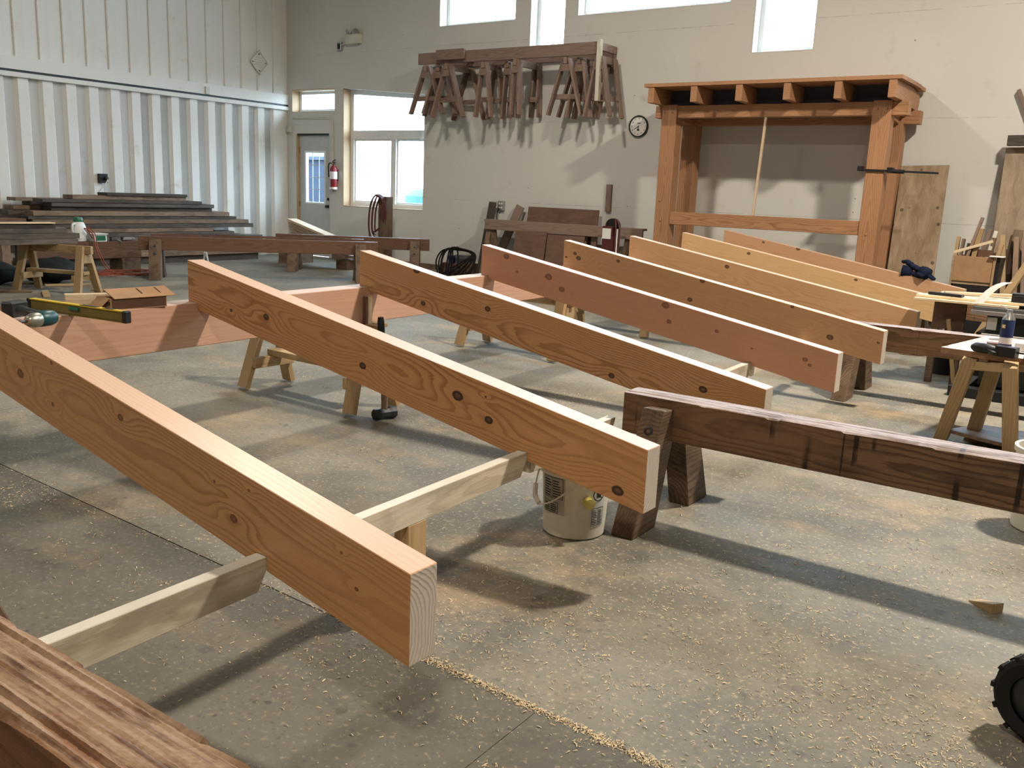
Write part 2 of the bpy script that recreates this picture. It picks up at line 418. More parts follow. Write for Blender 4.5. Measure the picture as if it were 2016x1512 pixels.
slab([(c0+.0012, jl(c0)-g), (c1+.0012, -7.1), (6.6, -7.1), (6.6, jl(6.6)-g)], 'concrete_near')

# ------------------------------------------------------------------ back wall with its openings
ZC = 7.4
OPEN = dict(door=(-13.285, -12.385, 0, 2.222), transom=(-13.395, -12.262, 2.60, 2.995), big=(-12.055, -10.155, .955, 2.99),
    hi=[(-9.89, -8.39, 3.86, 5.2), (-8.125, -7.505, 3.27, 5.2), (-7.30, -4.97, 3.84, 5.2), (-4.64, -3.84, 3.20, 5.2), (-3.66, -1.3, 3.80, 5.2),
        (-1.0, -.25, 3.2, 5.2), (.0, 2.2, 3.8, 5.2)])
ALL = [OPEN['door'], OPEN['transom'], OPEN['big']] + OPEN['hi']
xs = sorted({-13.7, 6.7} | {o[0] for o in ALL} | {o[1] for o in ALL}); zs = sorted({0, ZC} | {o[2] for o in ALL} | {o[3] for o in ALL})
bm = bmesh.new(); YT = .27
def quad(*p): bm.faces.new([bm.verts.new(q) for q in p])
def solid(i, j):
    if not (0 <= i < len(xs)-1 and 0 <= j < len(zs)-1): return False
    mx, mz = (xs[i]+xs[i+1])/2, (zs[j]+zs[j+1])/2
    return not any(a < mx < b and c < mz < d for a, b, c, d in ALL)
for i in range(len(xs)-1):
    for j in range(len(zs)-1):
        if not solid(i, j): continue
        x0, x1, z0, z1 = xs[i], xs[i+1], zs[j], zs[j+1]
        for y in (YB, YB+YT): quad((x0, y, z0), (x1, y, z0), (x1, y, z1), (x0, y, z1))
        if not solid(i-1, j): quad((x0, YB, z0), (x0, YB+YT, z0), (x0, YB+YT, z1), (x0, YB, z1))
        if not solid(i+1, j): quad((x1, YB, z0), (x1, YB+YT, z0), (x1, YB+YT, z1), (x1, YB, z1))
        if not solid(i, j-1): quad((x0, YB, z0), (x1, YB, z0), (x1, YB+YT, z0), (x0, YB+YT, z0))
        if not solid(i, j+1): quad((x0, YB, z1), (x1, YB, z1), (x1, YB+YT, z1), (x0, YB+YT, z1))
bmesh.ops.remove_doubles(bm, verts=bm.verts[:], dist=1e-5); bmesh.ops.recalc_face_normals(bm, faces=bm.faces[:])
wb = tag(mk('wall_back', bm, M['wall'], Matrix()), kind='structure')
b0, b1, bz0, bz1 = OPEN['big']
prism('header_wedge', M['wall'], tr(0, YB+YT/2, 0), [(b0-.001, bz1+.002), (b1+.001, bz1+.002), (b1+.001, 2.838), (b0+.02, bz1-.004)], YT-.002, wb)
tag(abox('baseboard_back', M['brownlumber'], -12.3, 6.5, YB-.045, YB-.003, 0.0, .085), kind='structure')

def rectframe(name, par, x0, x1, z0, z1, y, d, w, mat):
    abox(name, mat, x0, x0+w, y-d/2, y+d/2, z0, z1, par); abox(name, mat, x1-w, x1, y-d/2, y+d/2, z0, z1, par)
    abox(name, mat, x0+w, x1-w, y-d/2, y+d/2, z0, z0+w, par); abox(name, mat, x0+w, x1-w, y-d/2, y+d/2, z1-w, z1, par)
def pane(par, x0, x1, z0, z1, y): abox('pane', M['glass'], x0, x1, y-.004, y+.004, z0, z1, par, 0)
def win(n, x0, x1, z0, z1): return tag(put(bpy.data.objects.new('window_%d' % n, None), tr((x0+x1)/2, YB+.15, z0)), kind='structure')
YW = YB+.215
# transom over the door
x0, x1, z0, z1 = OPEN['transom']; w = win(1, x0, x1, z0, z1)
abox('jamb', M['jamb'], x0, x0+.012, YB, YB+.185, z0, z1, w); abox('jamb', M['plain'], x1-.012, x1, YB, YB+.185, z0, z1, w)
abox('jamb', M['jamb'], x0+.012, x1-.012, YB, YB+.185, z1-.012, z1, w); abox('sill', M['plain'], x0+.012, x1-.012, YB, YB+.185, z0, z0+.012, w)
rectframe('window_frame', w, x0+.012, x1-.012, z0+.012, z1-.012, YW, .06, .055, M['vinyl']); pane(w, x0+.067, x1-.067, z0+.067, z1-.067, YW)
# big window, its head slopes down to the right
x0, x1, z0, z1 = OPEN['big']; w = win(2, x0, x1, z0, z1); zr = 2.838
abox('jamb', M['jamb'], x0, x0+.014, YB-.004, YB+.175, z0, z1-.01, w); abox('jamb', M['plain'], x1-.012, x1, YB, YB+.175, z0, zr, w)
abox('sill', M['jamb'], x0+.014, x1-.012, YB, YB+.175, z0, z0+.014, w)
abox('window_frame', M['vinyl'], x0+.014, x0+.09, YW-.04, YW+.04, z0+.014, z1-.012, w); abox('window_frame', M['vinyl'], x1-.075, x1-.012, YW-.04, YW+.04, z0+.014, zr, w)
abox('window_frame', M['vinyl'], x0+.09, x1-.075, YW-.04, YW+.04, z0+.014, z0+.085, w)
prism('window_frame', M['vinyl'], tr(0, YW, 0), [(x0+.09, z1-.09), (x1-.075, zr-.062), (x1-.075, zr+.006), (x0+.09, z1-.014)], .08, w)
abox('window_rail', M['vinyl'], x0+.09, x1-.075, YW-.045, YW+.045, 2.135, 2.285, w)
xm = (x0+x1)/2+.10
abox('window_mullion', M['vinyl'], xm-.055, xm+.055, YW-.042, YW+.042, z0+.085, 2.135, w)
rectframe('sash', w, x0+.09, xm-.055, z0+.085, 2.135, YW+.005, .04, .03, M['vinyl']); rectframe('sash', w, xm+.055, x1-.075, z0+.085, 2.135, YW+.012, .04, .03, M['vinyl'])
pane(w, x0+.12, xm-.085, z0+.115, 2.105, YW+.01); pane(w, xm+.085, x1-.105, z0+.115, 2.105, YW+.016)
prism('pane', M['glass'], tr(0, YW, 0), [(x0+.09, 2.285), (x1-.075, 2.285), (x1-.075, zr-.062), (x0+.09, z1-.09)], .008, w)
# clerestory row
for k, (x0, x1, z0, z1) in enumerate(OPEN['hi']):
    w = win(3+k, x0, x1, z0, z1)
    abox('jamb', M['plain'], x0, x0+.012, YB, YB+.185, z0, z1, w); abox('jamb', M['plain'], x1-.012, x1, YB, YB+.185, z0, z1, w)
    abox('sill', M['plain'], x0+.012, x1-.012, YB, YB+.185, z0, z0+.012, w)
    rectframe('window_frame', w, x0+.012, x1-.012, z0+.012, z1, YW, .06, .06, M['vinyl']); pane(w, x0+.072, x1-.072, z0+.072, z1-.06, YW)
# daylight portals guide sampling of the sky through the openings
def portal(x0, x1, z0, z1):
    L = bpy.data.lights.new('daylight_portal', 'AREA'); L.shape = 'RECTANGLE'; L.size = x1-x0; L.size_y = z1-z0; L.cycles.is_portal = True
    o = bpy.data.objects.new('daylight_portal', L); COL.objects.link(o); o.matrix_basis = tr((x0+x1)/2, YB+YT+.05, (z0+z1)/2) @ rx(-PI/2)
for o in [OPEN['transom'], OPEN['big']]+OPEN['hi']: portal(*o)
# door
x0, x1, z0, z1 = OPEN['door']
d = tag(put(bpy.data.objects.new('door_1', None), tr((x0+x1)/2, YB+.1, 0)), kind='structure')
abox('door_jamb', M['jamb'], x0, x0+.03, YB, YB+.16, 0, z1, d); abox('door_jamb', M['doorpaint'], x1-.03, x1, YB, YB+.16, 0, z1, d); abox('door_jamb', M['black'], x0+.03, x1-.03, YB+.002, YB+.16, z1-.03, z1, d)
yd = YB+.075; lx0, lx1, lz0, lz1 = x0+.20, x1-.19, .98, 1.90
for a in ((x0+.033, lx0, .012, z1-.033), (lx1, x1-.033, .012, z1-.033), (lx0, lx1, .012, lz0), (lx0, lx1, lz1, z1-.033)):
    abox('door_leaf', M['doorpaint'], a[0], a[1], yd-.022, yd+.022, a[2], a[3], d, 0)
rectframe('lite_frame', d, lx0-.02, lx1+.02, lz0-.02, lz1+.02, yd, .064, .035, M['vinyl']); pane(d, lx0+.015, lx1-.015, lz0+.015, lz1-.015, yd)
for t in (1/3, 2/3): abox('muntin', M['vinyl'], lx0+(lx1-lx0)*t-.006, lx0+(lx1-lx0)*t+.006, yd-.012, yd-.005, lz0+.015, lz1-.015, d, 0)
for t in (.27, .5, .75): abox('muntin', M['vinyl'], lx0+.015, lx1-.015, yd-.0125, yd-.0055, lz0+(lz1-lz0)*t-.006, lz0+(lz1-lz0)*t+.006, d, 0)
for z in (1.93, .95, .25): abox('hinge', M['brass'], x0+.022, x0+.048, yd-.035, yd-.022, z-.05, z+.05, d)
kb = lathe('door_knob', M['darksteel'], tr(x1-.095, yd-.022, .93) @ rx(PI/2), [(.03, 0), (.03, .012), (.013, .018), (.013, .04), (.028, .052), (.03, .068), (.018, .08)], d, 16)
lathe('deadbolt', M['darksteel'], tr(x1-.095, yd-.022, 1.06) @ rx(PI/2), [(.028, 0), (.028, .02), (.01, .022), (.01, .035)], d, 16)

# ------------------------------------------------------------------ left wall: ribbed cladding above and below a track
zt = PX(283, 171.5, XL).z; zu = PX(283, 147.5, XL).z; zl = PX(283, 181, XL).z
wl = tag(abox('wall_left', M['clad'], XL-.25, XL-.06, -7.2, 12.0, 0, ZC, bev=0), kind='structure')
pl = [PX(x, y, XL).y for x, y in ((35, 150), (130, 160), (220, 172), (302, 183), (375, 193), (444, 202))]
pu = [PX(x, 40, XL).y for x in (21, 116, 205, 288, 365, 437)]
pitchl = (pl[-1]-pl[0])/10; pitchu = (pu[-1]-pu[0])/10
def strip(prof, z0, z1):
    bm = bmesh.new(); a = [bm.verts.new((d, y, z0)) for y, d in prof]; b = [bm.verts.new((d, y, z1)) for y, d in prof]
    for i in range(len(prof)-1): bm.faces.new((a[i+1], a[i], b[i], b[i+1]))
    m = bpy.data.meshes.new('ribbed_panel'); bm.normal_update(); bm.to_mesh(m); bm.free(); m.materials.append(M['clad']); return m
p = pitchl; ml = strip([(0, 0), (.40*p, 0), (.50*p, -.048), (.88*p, -.048), (p, 0)], 0, zl)
p = pitchu; mu = strip([(0, 0), (.03*p, 0), (.05*p, .022), (.085*p, .028), (.12*p, .022), (.14*p, 0), (.5*p, .008), (p, 0)], zu, ZC)
for me, y00, p in ((ml, pl[0], pitchl), (mu, pu[0], pitchu)):
    k = -20
    while y00+(k+1)*p < YB+.02: mk('cladding_panel', me, M['clad'], tr(XL-.012, y00+k*p, 0), wl); k += 1
    yl = y00+k*p
    if yl < YB-.02: abox('cladding_panel', M['clad'], XL-.04, XL-.012, yl, YB-.002, 0 if me is ml else zu, zl if me is ml else ZC, wl, 0)
tag(abox('trim_1', M['clad'], XL-.07, XL+.035, -7.1, YB-.002, zt+.012, zu+.004), kind='structure')
tag(abox('trim_2', M['clad'], XL-.07, XL+.045, -7.1, YB-.002, zl-.012, zt-.022), kind='structure')
tag(abox('trim_3', M['black'], XL-.07, XL+.012, -7.1, YB-.002, zt-.022, zt+.012), kind='structure')
# ------------------------------------------------------------------ rest of the hall, out of view
tag(abox('wall_right', M['rear'], 6.6, 6.8, -7.2, 12, 0, ZC, bev=0), kind='structure')
tag(abox('wall_front', M['rear'], -13.7, 6.7, -7.3, -7.1, 0, ZC, bev=0), kind='structure')
tag(abox('ceiling', M['rear'], -13.8, 6.8, -7.3, 12, ZC, ZC+.2, bev=0), kind='structure')
# ------------------------------------------------------------------ high-bay lamps
M['lens'] = m_emit('lamp_lens', (1, .90, .74), 3.0); M['alu'] = flat('spun_aluminium', (.5, .5, .5), .4, .5, .8)
for k, (x, y, z, pw) in enumerate(LAMPS):
    t = thing('high_bay_lamp', ['high bay lamp over the near right bay', 'high bay lamp over the middle of the hall', 'high bay lamp behind the camera on the right', 'high bay lamp behind the camera on the left'][k], 'lamp', (x, y, z), 0, 'high bay lamps under the ceiling')
    lathe('reflector', M['alu'], tr(x, y, z), [(.30, 0), (.27, .12), (.14, .30), (.09, .34), (.09, .55), (.02, .56)], t, 32, False)
    lathe('lens', M['lens'], tr(x, y, z+.03), [(.001, 0), (.27, .001)], t, 32, False)
    cyl('hanger', M['steel'], (x, y, z+.55), (x, y, ZC), .012, t)
    L = bpy.data.lights.new('lamp_light', 'AREA'); L.shape = 'DISK'; L.size = .50; L.energy = pw; L.color = (1.0, .90, .77)
    put(bpy.data.objects.new('lamp_light', L), tr(x, y, z-.02), t)
# ------------------------------------------------------------------ rafters
MS, RC, DEP, RW = 1/6, .309, .222, .0889        # slope 2:12, plane constant, plumb depth, width
RAF = [  # tail x, tail y, left x, left y, label, colours, knot pixels (x, y, radius px)
 (-1.208, 1.374, -3.74, 1.445, 'nearest of the row of new fir rafters, its end grain facing the camera', ((.335, .142, .050), (.55, .285, .118)),
   [(40, 735, 9), (237, 822, 7), (460, 1021, 8), (422, 948, 3), (490, 966, 3), (702, 1160, 4), (672, 1088, 3), (104, 796, 4), (101, 714, 4)]),
 (-1.258, 2.594, -3.81, 2.665, 'new fir rafter with five black-ringed knots, its tail over the white bucket', ((.315, .132, .046), (.535, .275, .115)),
   [(524, 624, 6), (714, 720, 6.5), (901, 779, 9.5), (962, 827, 7.5), (1216, 966, 9.5), (455, 611, 3), (956, 781, 2)]),
 (-1.302, 3.813, -3.86, 3.882, 'new fir rafter with strongly swirling grain, passing behind the near dark trestle', ((.27, .112, .040), (.53, .282, .120)),
   [(833, 597, 4.5), (960, 608, 5), (820, 532, 6), (1204, 740, 5), (1384, 767, 6.5)]),
 (-1.337, 5.038, -3.888, 5.121, 'reddest of the new fir rafters, dotted with small brown knots', ((.46, .215, .125), (.545, .275, .165)),
   [(997, 505, 5), (1018, 535, 2.5), (1080, 545, 6), (1106, 570, 5), (1310, 601, 6), (1317, 633, 4), (1411, 652, 3), (1480, 686, 2), (1585, 708, 4), (1594, 719, 3)]),
 (-1.367, 6.184, -3.934, 6.286, 'new fir rafter with a cluster of three knots at its far left end', ((.45, .225, .095), (.565, .320, .160)),
   [(1132, 499, 3), (1139, 508, 4), (1115, 506, 2), (1217, 514, 3), (1383, 553, 4), (1358, 590, 4), (1560, 604, 3), (1634, 664, 5), (1729, 675, 2)]),
 (-1.431, 7.498, -4.006, 7.544, 'new fir rafter with a dark line of grain, third from the back wall', ((.43, .215, .095), (.545, .315, .165)),
   [(1431, 525, 3.5), (1295, 533, 2)]),
 (-1.46, 8.734, -4.077, 8.836, 'palest yellow of the new fir rafters, second from the back wall', ((.50, .285, .120), (.62, .395, .200)),
   [(1474, 499, 2.5), (1685, 551, 2.5)]),
 (-1.50, 9.99, -4.138, 10.11, 'farthest of the new fir rafters, under a pair of blue gloves', ((.42, .215, .105), (.54, .310, .175)),
   [(1571, 490, 3), (1503, 477, 2)])]
RAFM = []
for k, (xt, yt, xl, yl, lab, (lo, hi), kn) in enumerate(RAF):
    ang = math.atan2(yt-yl, xt-xl); co = math.cos(ang)
    # local frame: origin at the tail top corner of the near face; local x runs towards the tail
    Wm = tr(xt, yt, 0) @ rz(ang) @ tr(0, RW/2, 0); Wi = Wm.inverted()
    L = (xt-xl)/co
    zt_ = lambda x: RC - MS*(xt+x)              # top of rafter at local x (x<=0)
    zbm = lambda x: zt_(x)-DEP
    nrm = Vector((math.sin(ang), -math.cos(ang), 0)); kl = []
    for px, py, pr in kn:
        d = ray(px, py); P = CC + d*((Vector((xt, yt, 0))-CC).dot(nrm)/d.dot(nrm)); q = Wi @ P
        v = ry(math.atan(MS)).inverted() @ Vector((q.x+L/2, 0, q.z-(zt_(-L/2)-DEP/2)))
        kl.append((v.x, v.z, pr*(P-CC).dot(CF)/FPX*1.05))
    mat = wood('rafter_fir_%d' % k, lo, hi, 105, (2.6, 2.9, 3.6, 1.3, 2.0, 2.6, 2.8, 2.0)[k], kl, ((.16, .13, .12, .2, .18, .14, .12, .16)[k], (.02, -.02, .03, -.05, .0, .02, -.02, 0)[k]),
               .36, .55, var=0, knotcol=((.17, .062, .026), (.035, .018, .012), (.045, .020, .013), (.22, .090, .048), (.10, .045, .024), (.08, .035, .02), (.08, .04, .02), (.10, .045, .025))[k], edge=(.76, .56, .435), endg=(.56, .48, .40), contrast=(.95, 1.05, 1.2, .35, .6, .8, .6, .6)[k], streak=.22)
    hx = -1.70-.036*(yt-1.374)-xt               # birdsmouth over the support rail
    hb = -3.735-.036*(yl-2.6)-xt                # birdsmouth over the ridge beam
    sp, sb = .410, .742
    pts = [(-L, zt_(-L)), (-L, sb), (hb, sb), (hb, zbm(hb)), (hx-.042, zbm(hx-.042)), (hx-.042, sp), (hx, sp), (hx, zbm(hx)), (0, zbm(0)), (0, zt_(0))]
    if zbm(hx-.042) > sp: pts[5] = (hx-.03, sp+.0)
    zc = zt_(-L/2)-DEP/2                         # centre the object on its mid height so the rings follow the timber
    th = math.atan(MS); Wr = Wm @ tr(-L/2, 0, zc)
    pl2 = [(x+L/2, z-zc) for x, z in pts]
    rot = ry(th); inv = rot.inverted()
    p3 = [inv @ Vector((x, 0, z)) for x, z in pl2]
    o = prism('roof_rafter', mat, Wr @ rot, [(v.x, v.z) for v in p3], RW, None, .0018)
    tag(o, lab, 'rafter', 'new fir rafters laid over the ridge beam')
    RAFM.append((Wr @ rot, L))
# ------------------------------------------------------------------ ridge beam
def ridx(y): return -3.735-.036*(y-2.6)
p0, p1 = V(ridx(1.05)-.072, 1.05, .636), V(ridx(10.3)-.072, 10.3, .636)
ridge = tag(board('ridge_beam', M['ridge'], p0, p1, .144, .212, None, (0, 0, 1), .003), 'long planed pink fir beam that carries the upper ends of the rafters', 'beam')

# ------------------------------------------------------------------ old timber trestles that stand in a row
def trestle(label, x0, x1, yc, legs, top=.522, dep=.175, w=.135, mat=None, a=0, rough=False, group=None):
    """beam along local X from x0 to x1, pairs of stout legs at the given local x"""
    mat = mat or M['dark']
    t = thing('timber_trestle', label, 'trestle', (x0, yc, 0), a, group); B = WM[t.name]
    L = x1-x0
    roughbeam(t, B, L, w, dep, top, mat, 1.3 if rough else .38)
    for lx in legs:
        for s in (-1, 1):
            h = top-.03
            pts = [(-.365, 0), (-.165, 0), (-.018, h*.97), (-.155, h)]
            pts = [(p, z) for p, z in pts]
            Wl = B @ tr(lx, 0, 0) @ rz(PI/2 if s < 0 else -PI/2)
            lg = prism('leg', M['darkleg'], Wl, [(p, z) for p, z in pts], .098, t, .004)
            lathe('bolt', M['darksteel'], Wl @ tr(-.192, 0, h-.085) @ ry(-PI/2+.405), [(.019, -.02), (.019, .003), (.012, .004), (.011, -.004)], lg, 10)
    return t
def roughbeam(t, B, L, w, dep, top, mat, amp=1.0):
    """abraded upper face: long shallow grooves, saw nicks and torn edges as relief"""
    bm = bmesh.new(); nx, ny = int(L*(150 if amp > 1 else 80)), 22 if amp > 1 else 14; rnd = random.Random(int(top*1000+L*77+w*500)); rows = []
    gro = [rnd.uniform(-.008, .001) for _ in range(ny+1)]; ph = [rnd.uniform(0, 6) for _ in range(ny+1)]
    nick = {rnd.randrange(nx): rnd.uniform(.002, .005) for _ in range(int(L*6))}
    chipl = chipr = 0.
    for i in range(nx+1):
        x = L*i/nx; row = []
        if rnd.random() < .06: chipl = rnd.uniform(0, .020)
        if rnd.random() < .06: chipr = rnd.uniform(0, .020)
        chipl *= .90; chipr *= .90
        for j in range(ny+1):
            y = -w/2+w*j/ny; e = min(j, ny-j); chip = chipl if j < ny/2 else chipr
            z = top + amp*(gro[j]*(.6+.5*math.sin(x*2.3+ph[j])) + rnd.uniform(-.0006, .0006))
            if e == 0: z -= amp*(.006+chip)
            elif e == 1: z -= amp*(.002+chip*.5)
            elif e == 2: z -= amp*chip*.2
            if i in nick and e: z -= amp*nick[i]
            row.append(bm.verts.new((x-L/2, y, z-(top-dep/2))))
        rows.append(row)
    for i in range(nx):
        for j in range(ny): bm.faces.new((rows[i][j], rows[i+1][j], rows[i+1][j+1], rows[i][j+1]))
    bot = [[bm.verts.new((r[0].co.x, -w/2, -dep/2)), bm.verts.new((r[0].co.x, w/2, -dep/2))] for r in rows]
    for i in range(nx):
        bm.faces.new((rows[i][0], bot[i][0], bot[i+1][0], rows[i+1][0])); bm.faces.new((rows[i][ny], rows[i+1][ny], bot[i+1][1], bot[i][1]))
        bm.faces.new((bot[i][0], bot[i][1], bot[i+1][1], bot[i+1][0]))
    bm.faces.new([*rows[0], bot[0][1], bot[0][0]]); bm.faces.new([*rows[-1][::-1], bot[-1][0], bot[-1][1]])
    bmesh.ops.recalc_face_normals(bm, faces=bm.faces[:])
    mk('beam', bm, mat, B @ tr(L/2, 0, top-dep/2), t)
TG = 'old timber trestles in a row under the rafter tails'
trestle('dark stained timber trestle on stout legs beside the white bucket', -1.745, 1.3, 3.40, (.185, 2.6), group=TG)
trestle('dark timber trestle farther back, behind the small plywood work table', -1.83, 1.2, 6.68, (.185, 2.6), group=TG)
trestle('dark timber trestle under the farthest rafters', -1.95, 1.0, 9.22, (.2, 2.5), group=TG)
trestle('rough chewed timber trestle at the bottom left corner of the picture', -2.05, .55, .655, (.1, 2.45), mat=M['roughtop'], rough=True, w=.16, dep=.185, group=TG)
# ------------------------------------------------------------------ support rails under the tails
def rail(label, y0, y1, legs, under=True):
    xo = lambda y: -1.70-.036*(y-1.374)-.021
    t = thing('support_rail', label, 'support rail', (xo(y0), y0, 0), 0, 'two by four rails under the rafter tails')
    a = math.atan2(xo(y0)-xo(y1), y1-y0); Wm = tr(xo(y0), y0, 0) @ rz(a+PI/2); L = (y1-y0)/math.cos(a)
    z0, z1 = .322, .4085; cut = .045 if under else 0
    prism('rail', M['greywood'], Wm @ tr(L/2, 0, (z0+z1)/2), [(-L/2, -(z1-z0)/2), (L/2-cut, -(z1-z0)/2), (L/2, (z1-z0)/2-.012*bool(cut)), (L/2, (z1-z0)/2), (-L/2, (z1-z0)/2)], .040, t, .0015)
    for q in legs:
        Wq = Wm @ tr(q-y0, 0, 0)
        box('leg', M['pine'], Wq @ tr(0, -.0, .161) @ ry(PI/2), .322, .040, .089, t)
        box('leg', M['pine'], Wq @ tr(.028, .041, .161) @ ry(PI/2), .322, .040, .089, t)
rail('grey two by four rail in the left foreground, under the nearest rafter', .745, 1.405, (.80,))
rail('grey two by four rail between the two nearest rafters', 1.475, 2.62, (1.99,))
rail('grey two by four rail that butts against the near dark trestle', 2.64, 3.315, ())
rail('grey two by four rail behind the near dark trestle', 3.50, 5.07, (4.1,))
rail('grey two by four rail butting against the second dark trestle', 5.09, 6.60, ())
rail('grey two by four rail under the three farthest rafters', 6.78, 9.10, (8.3,), False)
# ------------------------------------------------------------------ sawhorses
def sawhorse(label, Wm, L, h, spread, mat=None, group=None, brace=True, stretch=True, railh=.089, railw=.04, legw=.089, legt=.038, inset=.10, splay=.04, name='sawhorse'):
    """Wm: floor point under the middle of the rail, local X along the rail"""
    mat = mat or M['pine']
    t = thing(name, label, 'sawhorse', group=group, Wm=Wm)
    board('top_rail', mat, Wm @ V(-L/2, 0, h-railh/2), Wm @ V(L/2, 0, h-railh/2), railw, railh, t, Wm.to_3x3() @ V(0, 0, 1))
    for sx in (-1, 1):
        xi = sx*(L/2-inset)
        for sy in (-1, 1):
            a = Wm @ V(xi, sy*(railw/2+legt*.45), h-.012); b = Wm @ V(xi+sx*splay, sy*spread/2, .012)
            board('leg', mat, b, a, legw, legt, t, Wm.to_3x3() @ V(0, sy, .2))
        if brace:
            zb = h*.34; f = 1-zb/h; yb = railw/2+legt*.45+(spread/2-railw/2)*f
            board('end_brace', mat, Wm @ V(xi+sx*splay*f-sx*.06, -yb-.01, zb), Wm @ V(xi+sx*splay*f-sx*.06, yb+.01, zb), .038, .07, t, Wm.to_3x3() @ V(0, 0, 1))
            prism('gusset', mat, Wm @ tr(xi+sx*.05, 0, 0) @ rz(PI/2), [(-.045, h-railh-.005), (.045, h-railh-.005), (.07, h-railh-.10), (-.07, h-railh-.10)], .018, t)
    if stretch:
        zs_ = h*.34+.035+.019
        board('stretcher', mat, Wm @ V(-L/2+.10, .02, zs_), Wm @ V(L/2-.10, .02, zs_), .089, .038, t, Wm.to_3x3() @ V(0, 0, 1))
    return t
GR = 'pine sawhorses under the ridge beam'
sawhorse('pine sawhorse under the ridge beam, next to the sledgehammer', tr(-4.21, 3.86, 0) @ rz(-.03), 1.12, .528, .37, group=GR)
sawhorse('pine sawhorse under the ridge beam, between the third and fourth rafters', tr(-4.30, 6.22, 0) @ rz(-.03), 1.10, .528, .40, group=GR)
sawhorse('pine sawhorse under the far part of the ridge beam', tr(-4.37, 7.95, 0) @ rz(-.03), 1.10, .528, .40, group=GR)
GL = 'pine sawhorses by the left wall'
axl = math.atan2(5.47-5.25, -9.78+10.37)
hl = sawhorse('pine sawhorse at the left, under the end of the dark timber stack', tr(-10.10, 5.36, 0) @ rz(axl), .98, .545, .34, group=GL, inset=.12)
sawhorse('pine sawhorse at the left edge of the picture, under the dark timber stack', tr(-10.72, 4.52, 0) @ rz(axl), .98, .545, .34, group=GL, inset=.12)

# ------------------------------------------------------------------ stack of dark timbers on the left sawhorses
rnd = random.Random(11)
zz = .548; nst = 0
ends = [(5.60, 5.30, 5.42), (5.63, 5.52, 5.35), (5.50, 5.57, 5.40), (5.38, 5.44, 5.28)]
wh = ['bottom', 'second', 'third', 'top']; pos = ['front', 'middle', 'rear']
for i, row in enumerate(ends):
    hh = (.060, .060, .055, .050)[i]
    for j, ye in enumerate(row):
        xc = -10.08-.17*j-.02*i; y0 = 3.2+rnd.uniform(0, .3)
        tag(board('dark_timber', M['darklumber'], (xc, y0, zz+hh/2), (xc-.03, ye, zz+hh/2), .155, hh-.002), 'weathered dark timber, %s one in the %s layer of the left stack' % (pos[j], wh[i]), 'timber', 'dark timbers stacked on the left sawhorses')
    zz += hh
tag(board('thin_board', M['pinelight'], (-10.16, 3.3, zz+.008), (-10.12, 5.36, zz+.008), .14, .014), 'thin pale board lying on top of the dark timber stack', 'board')

# ------------------------------------------------------------------ lumber pile along the left wall
pile = [  # left px, right px, y left, y right, thickness m, material, front x
 (330, 480, 482, 474, .05, 'darklumber'), (270, 500, 470, 462, .05, 'darklumber'), (150, 500, 464, 455, .06, 'darklumber'), (120, 466, 456, 447, .05, 'darklumber'), (130, 424, 449, 447, .05, 'brownlumber'),
 (70, 502, 437, 437, .05, 'darklumber'), (66, 492, 427, 428, .05, 'brownlumber'), (60, 470, 423, 420, .035, 'darklumber'), (68, 455, 415, 419, .055, 'brownlumber'), (108, 425, 406, 410, .045, 'darklumber'), (105, 425, 400, 404, .045, 'darklumber'),
 (85, 400, 392, 397, .035, 'darklumber'), (146, 370, 388, 391, .045, 'brownlumber'), (212, 370, 382, 385, .03, 'darklumber')]
z = 0.0; PG = 'old planks piled along the left wall'
low = [('darklumber', .09, 6.9, 10.4), ('brownlumber', .09, 7.0, 10.5), ('darklumber', .09, 6.8, 10.5), ('darklumber', .08, 6.7, 10.45)]
rows = [(m, h, y0, y1) for m, h, y0, y1 in low]
for (xl_, xr_, yl_, yr_, th, m) in pile[3:]:
    a = PX(xl_, yl_, -12.72); b = PX(xr_, yr_, -12.72); rows.append((m, th, a.y, b.y))
tot = sum(r[1] for r in rows)+.010*len(rows); sc = 1.075/tot
ordn = ['lowest', 'second', 'third', 'fourth', 'fifth', 'sixth', 'seventh', 'eighth', 'ninth', 'tenth', 'eleventh', 'twelfth', 'thirteenth', 'fourteenth', 'fifteenth', 'sixteenth']
for i, (m, h, y0, y1) in enumerate(rows):
    h *= sc; gap = .010*sc
    for k, (xf, dy) in enumerate(((-12.74, 0), (-13.14, rnd.uniform(-.25, .1)))):
        if k and i > len(rows)-3: continue
        xx = xf-rnd.uniform(0, .11 if not k else .02)
        zz_ = z+h/2+gap*.5
        mm = M[m] if not k else M[rnd.choice(('darklumber', 'brownlumber'))]
        tag(board('old_plank', mm, (xx-.11, y0-(.2 if k else 0)+dy, zz_), (xx-.11, y1+dy, zz_), .26, h+gap-.001, bev=.003), 'old weathered plank, %s from the floor in the %s of the wall pile' % (ordn[i] if i else 'first', ('front' if not k else 'rear')), 'plank', PG)
    z += h+gap
tag(board('red_plank', M['brownbeam'], (-12.92, 5.85, .66), (-12.92, 6.40, .66), .30, .07), 'short reddish plank end sticking out left of the wall pile', 'plank', PG)
tag(board('plank_post', M['brownlumber'], (-12.92, 6.15, .0), (-12.92, 6.15, .624), .12, .10, up=(1, 0, 0)), 'short upright block under the reddish plank end', 'block')

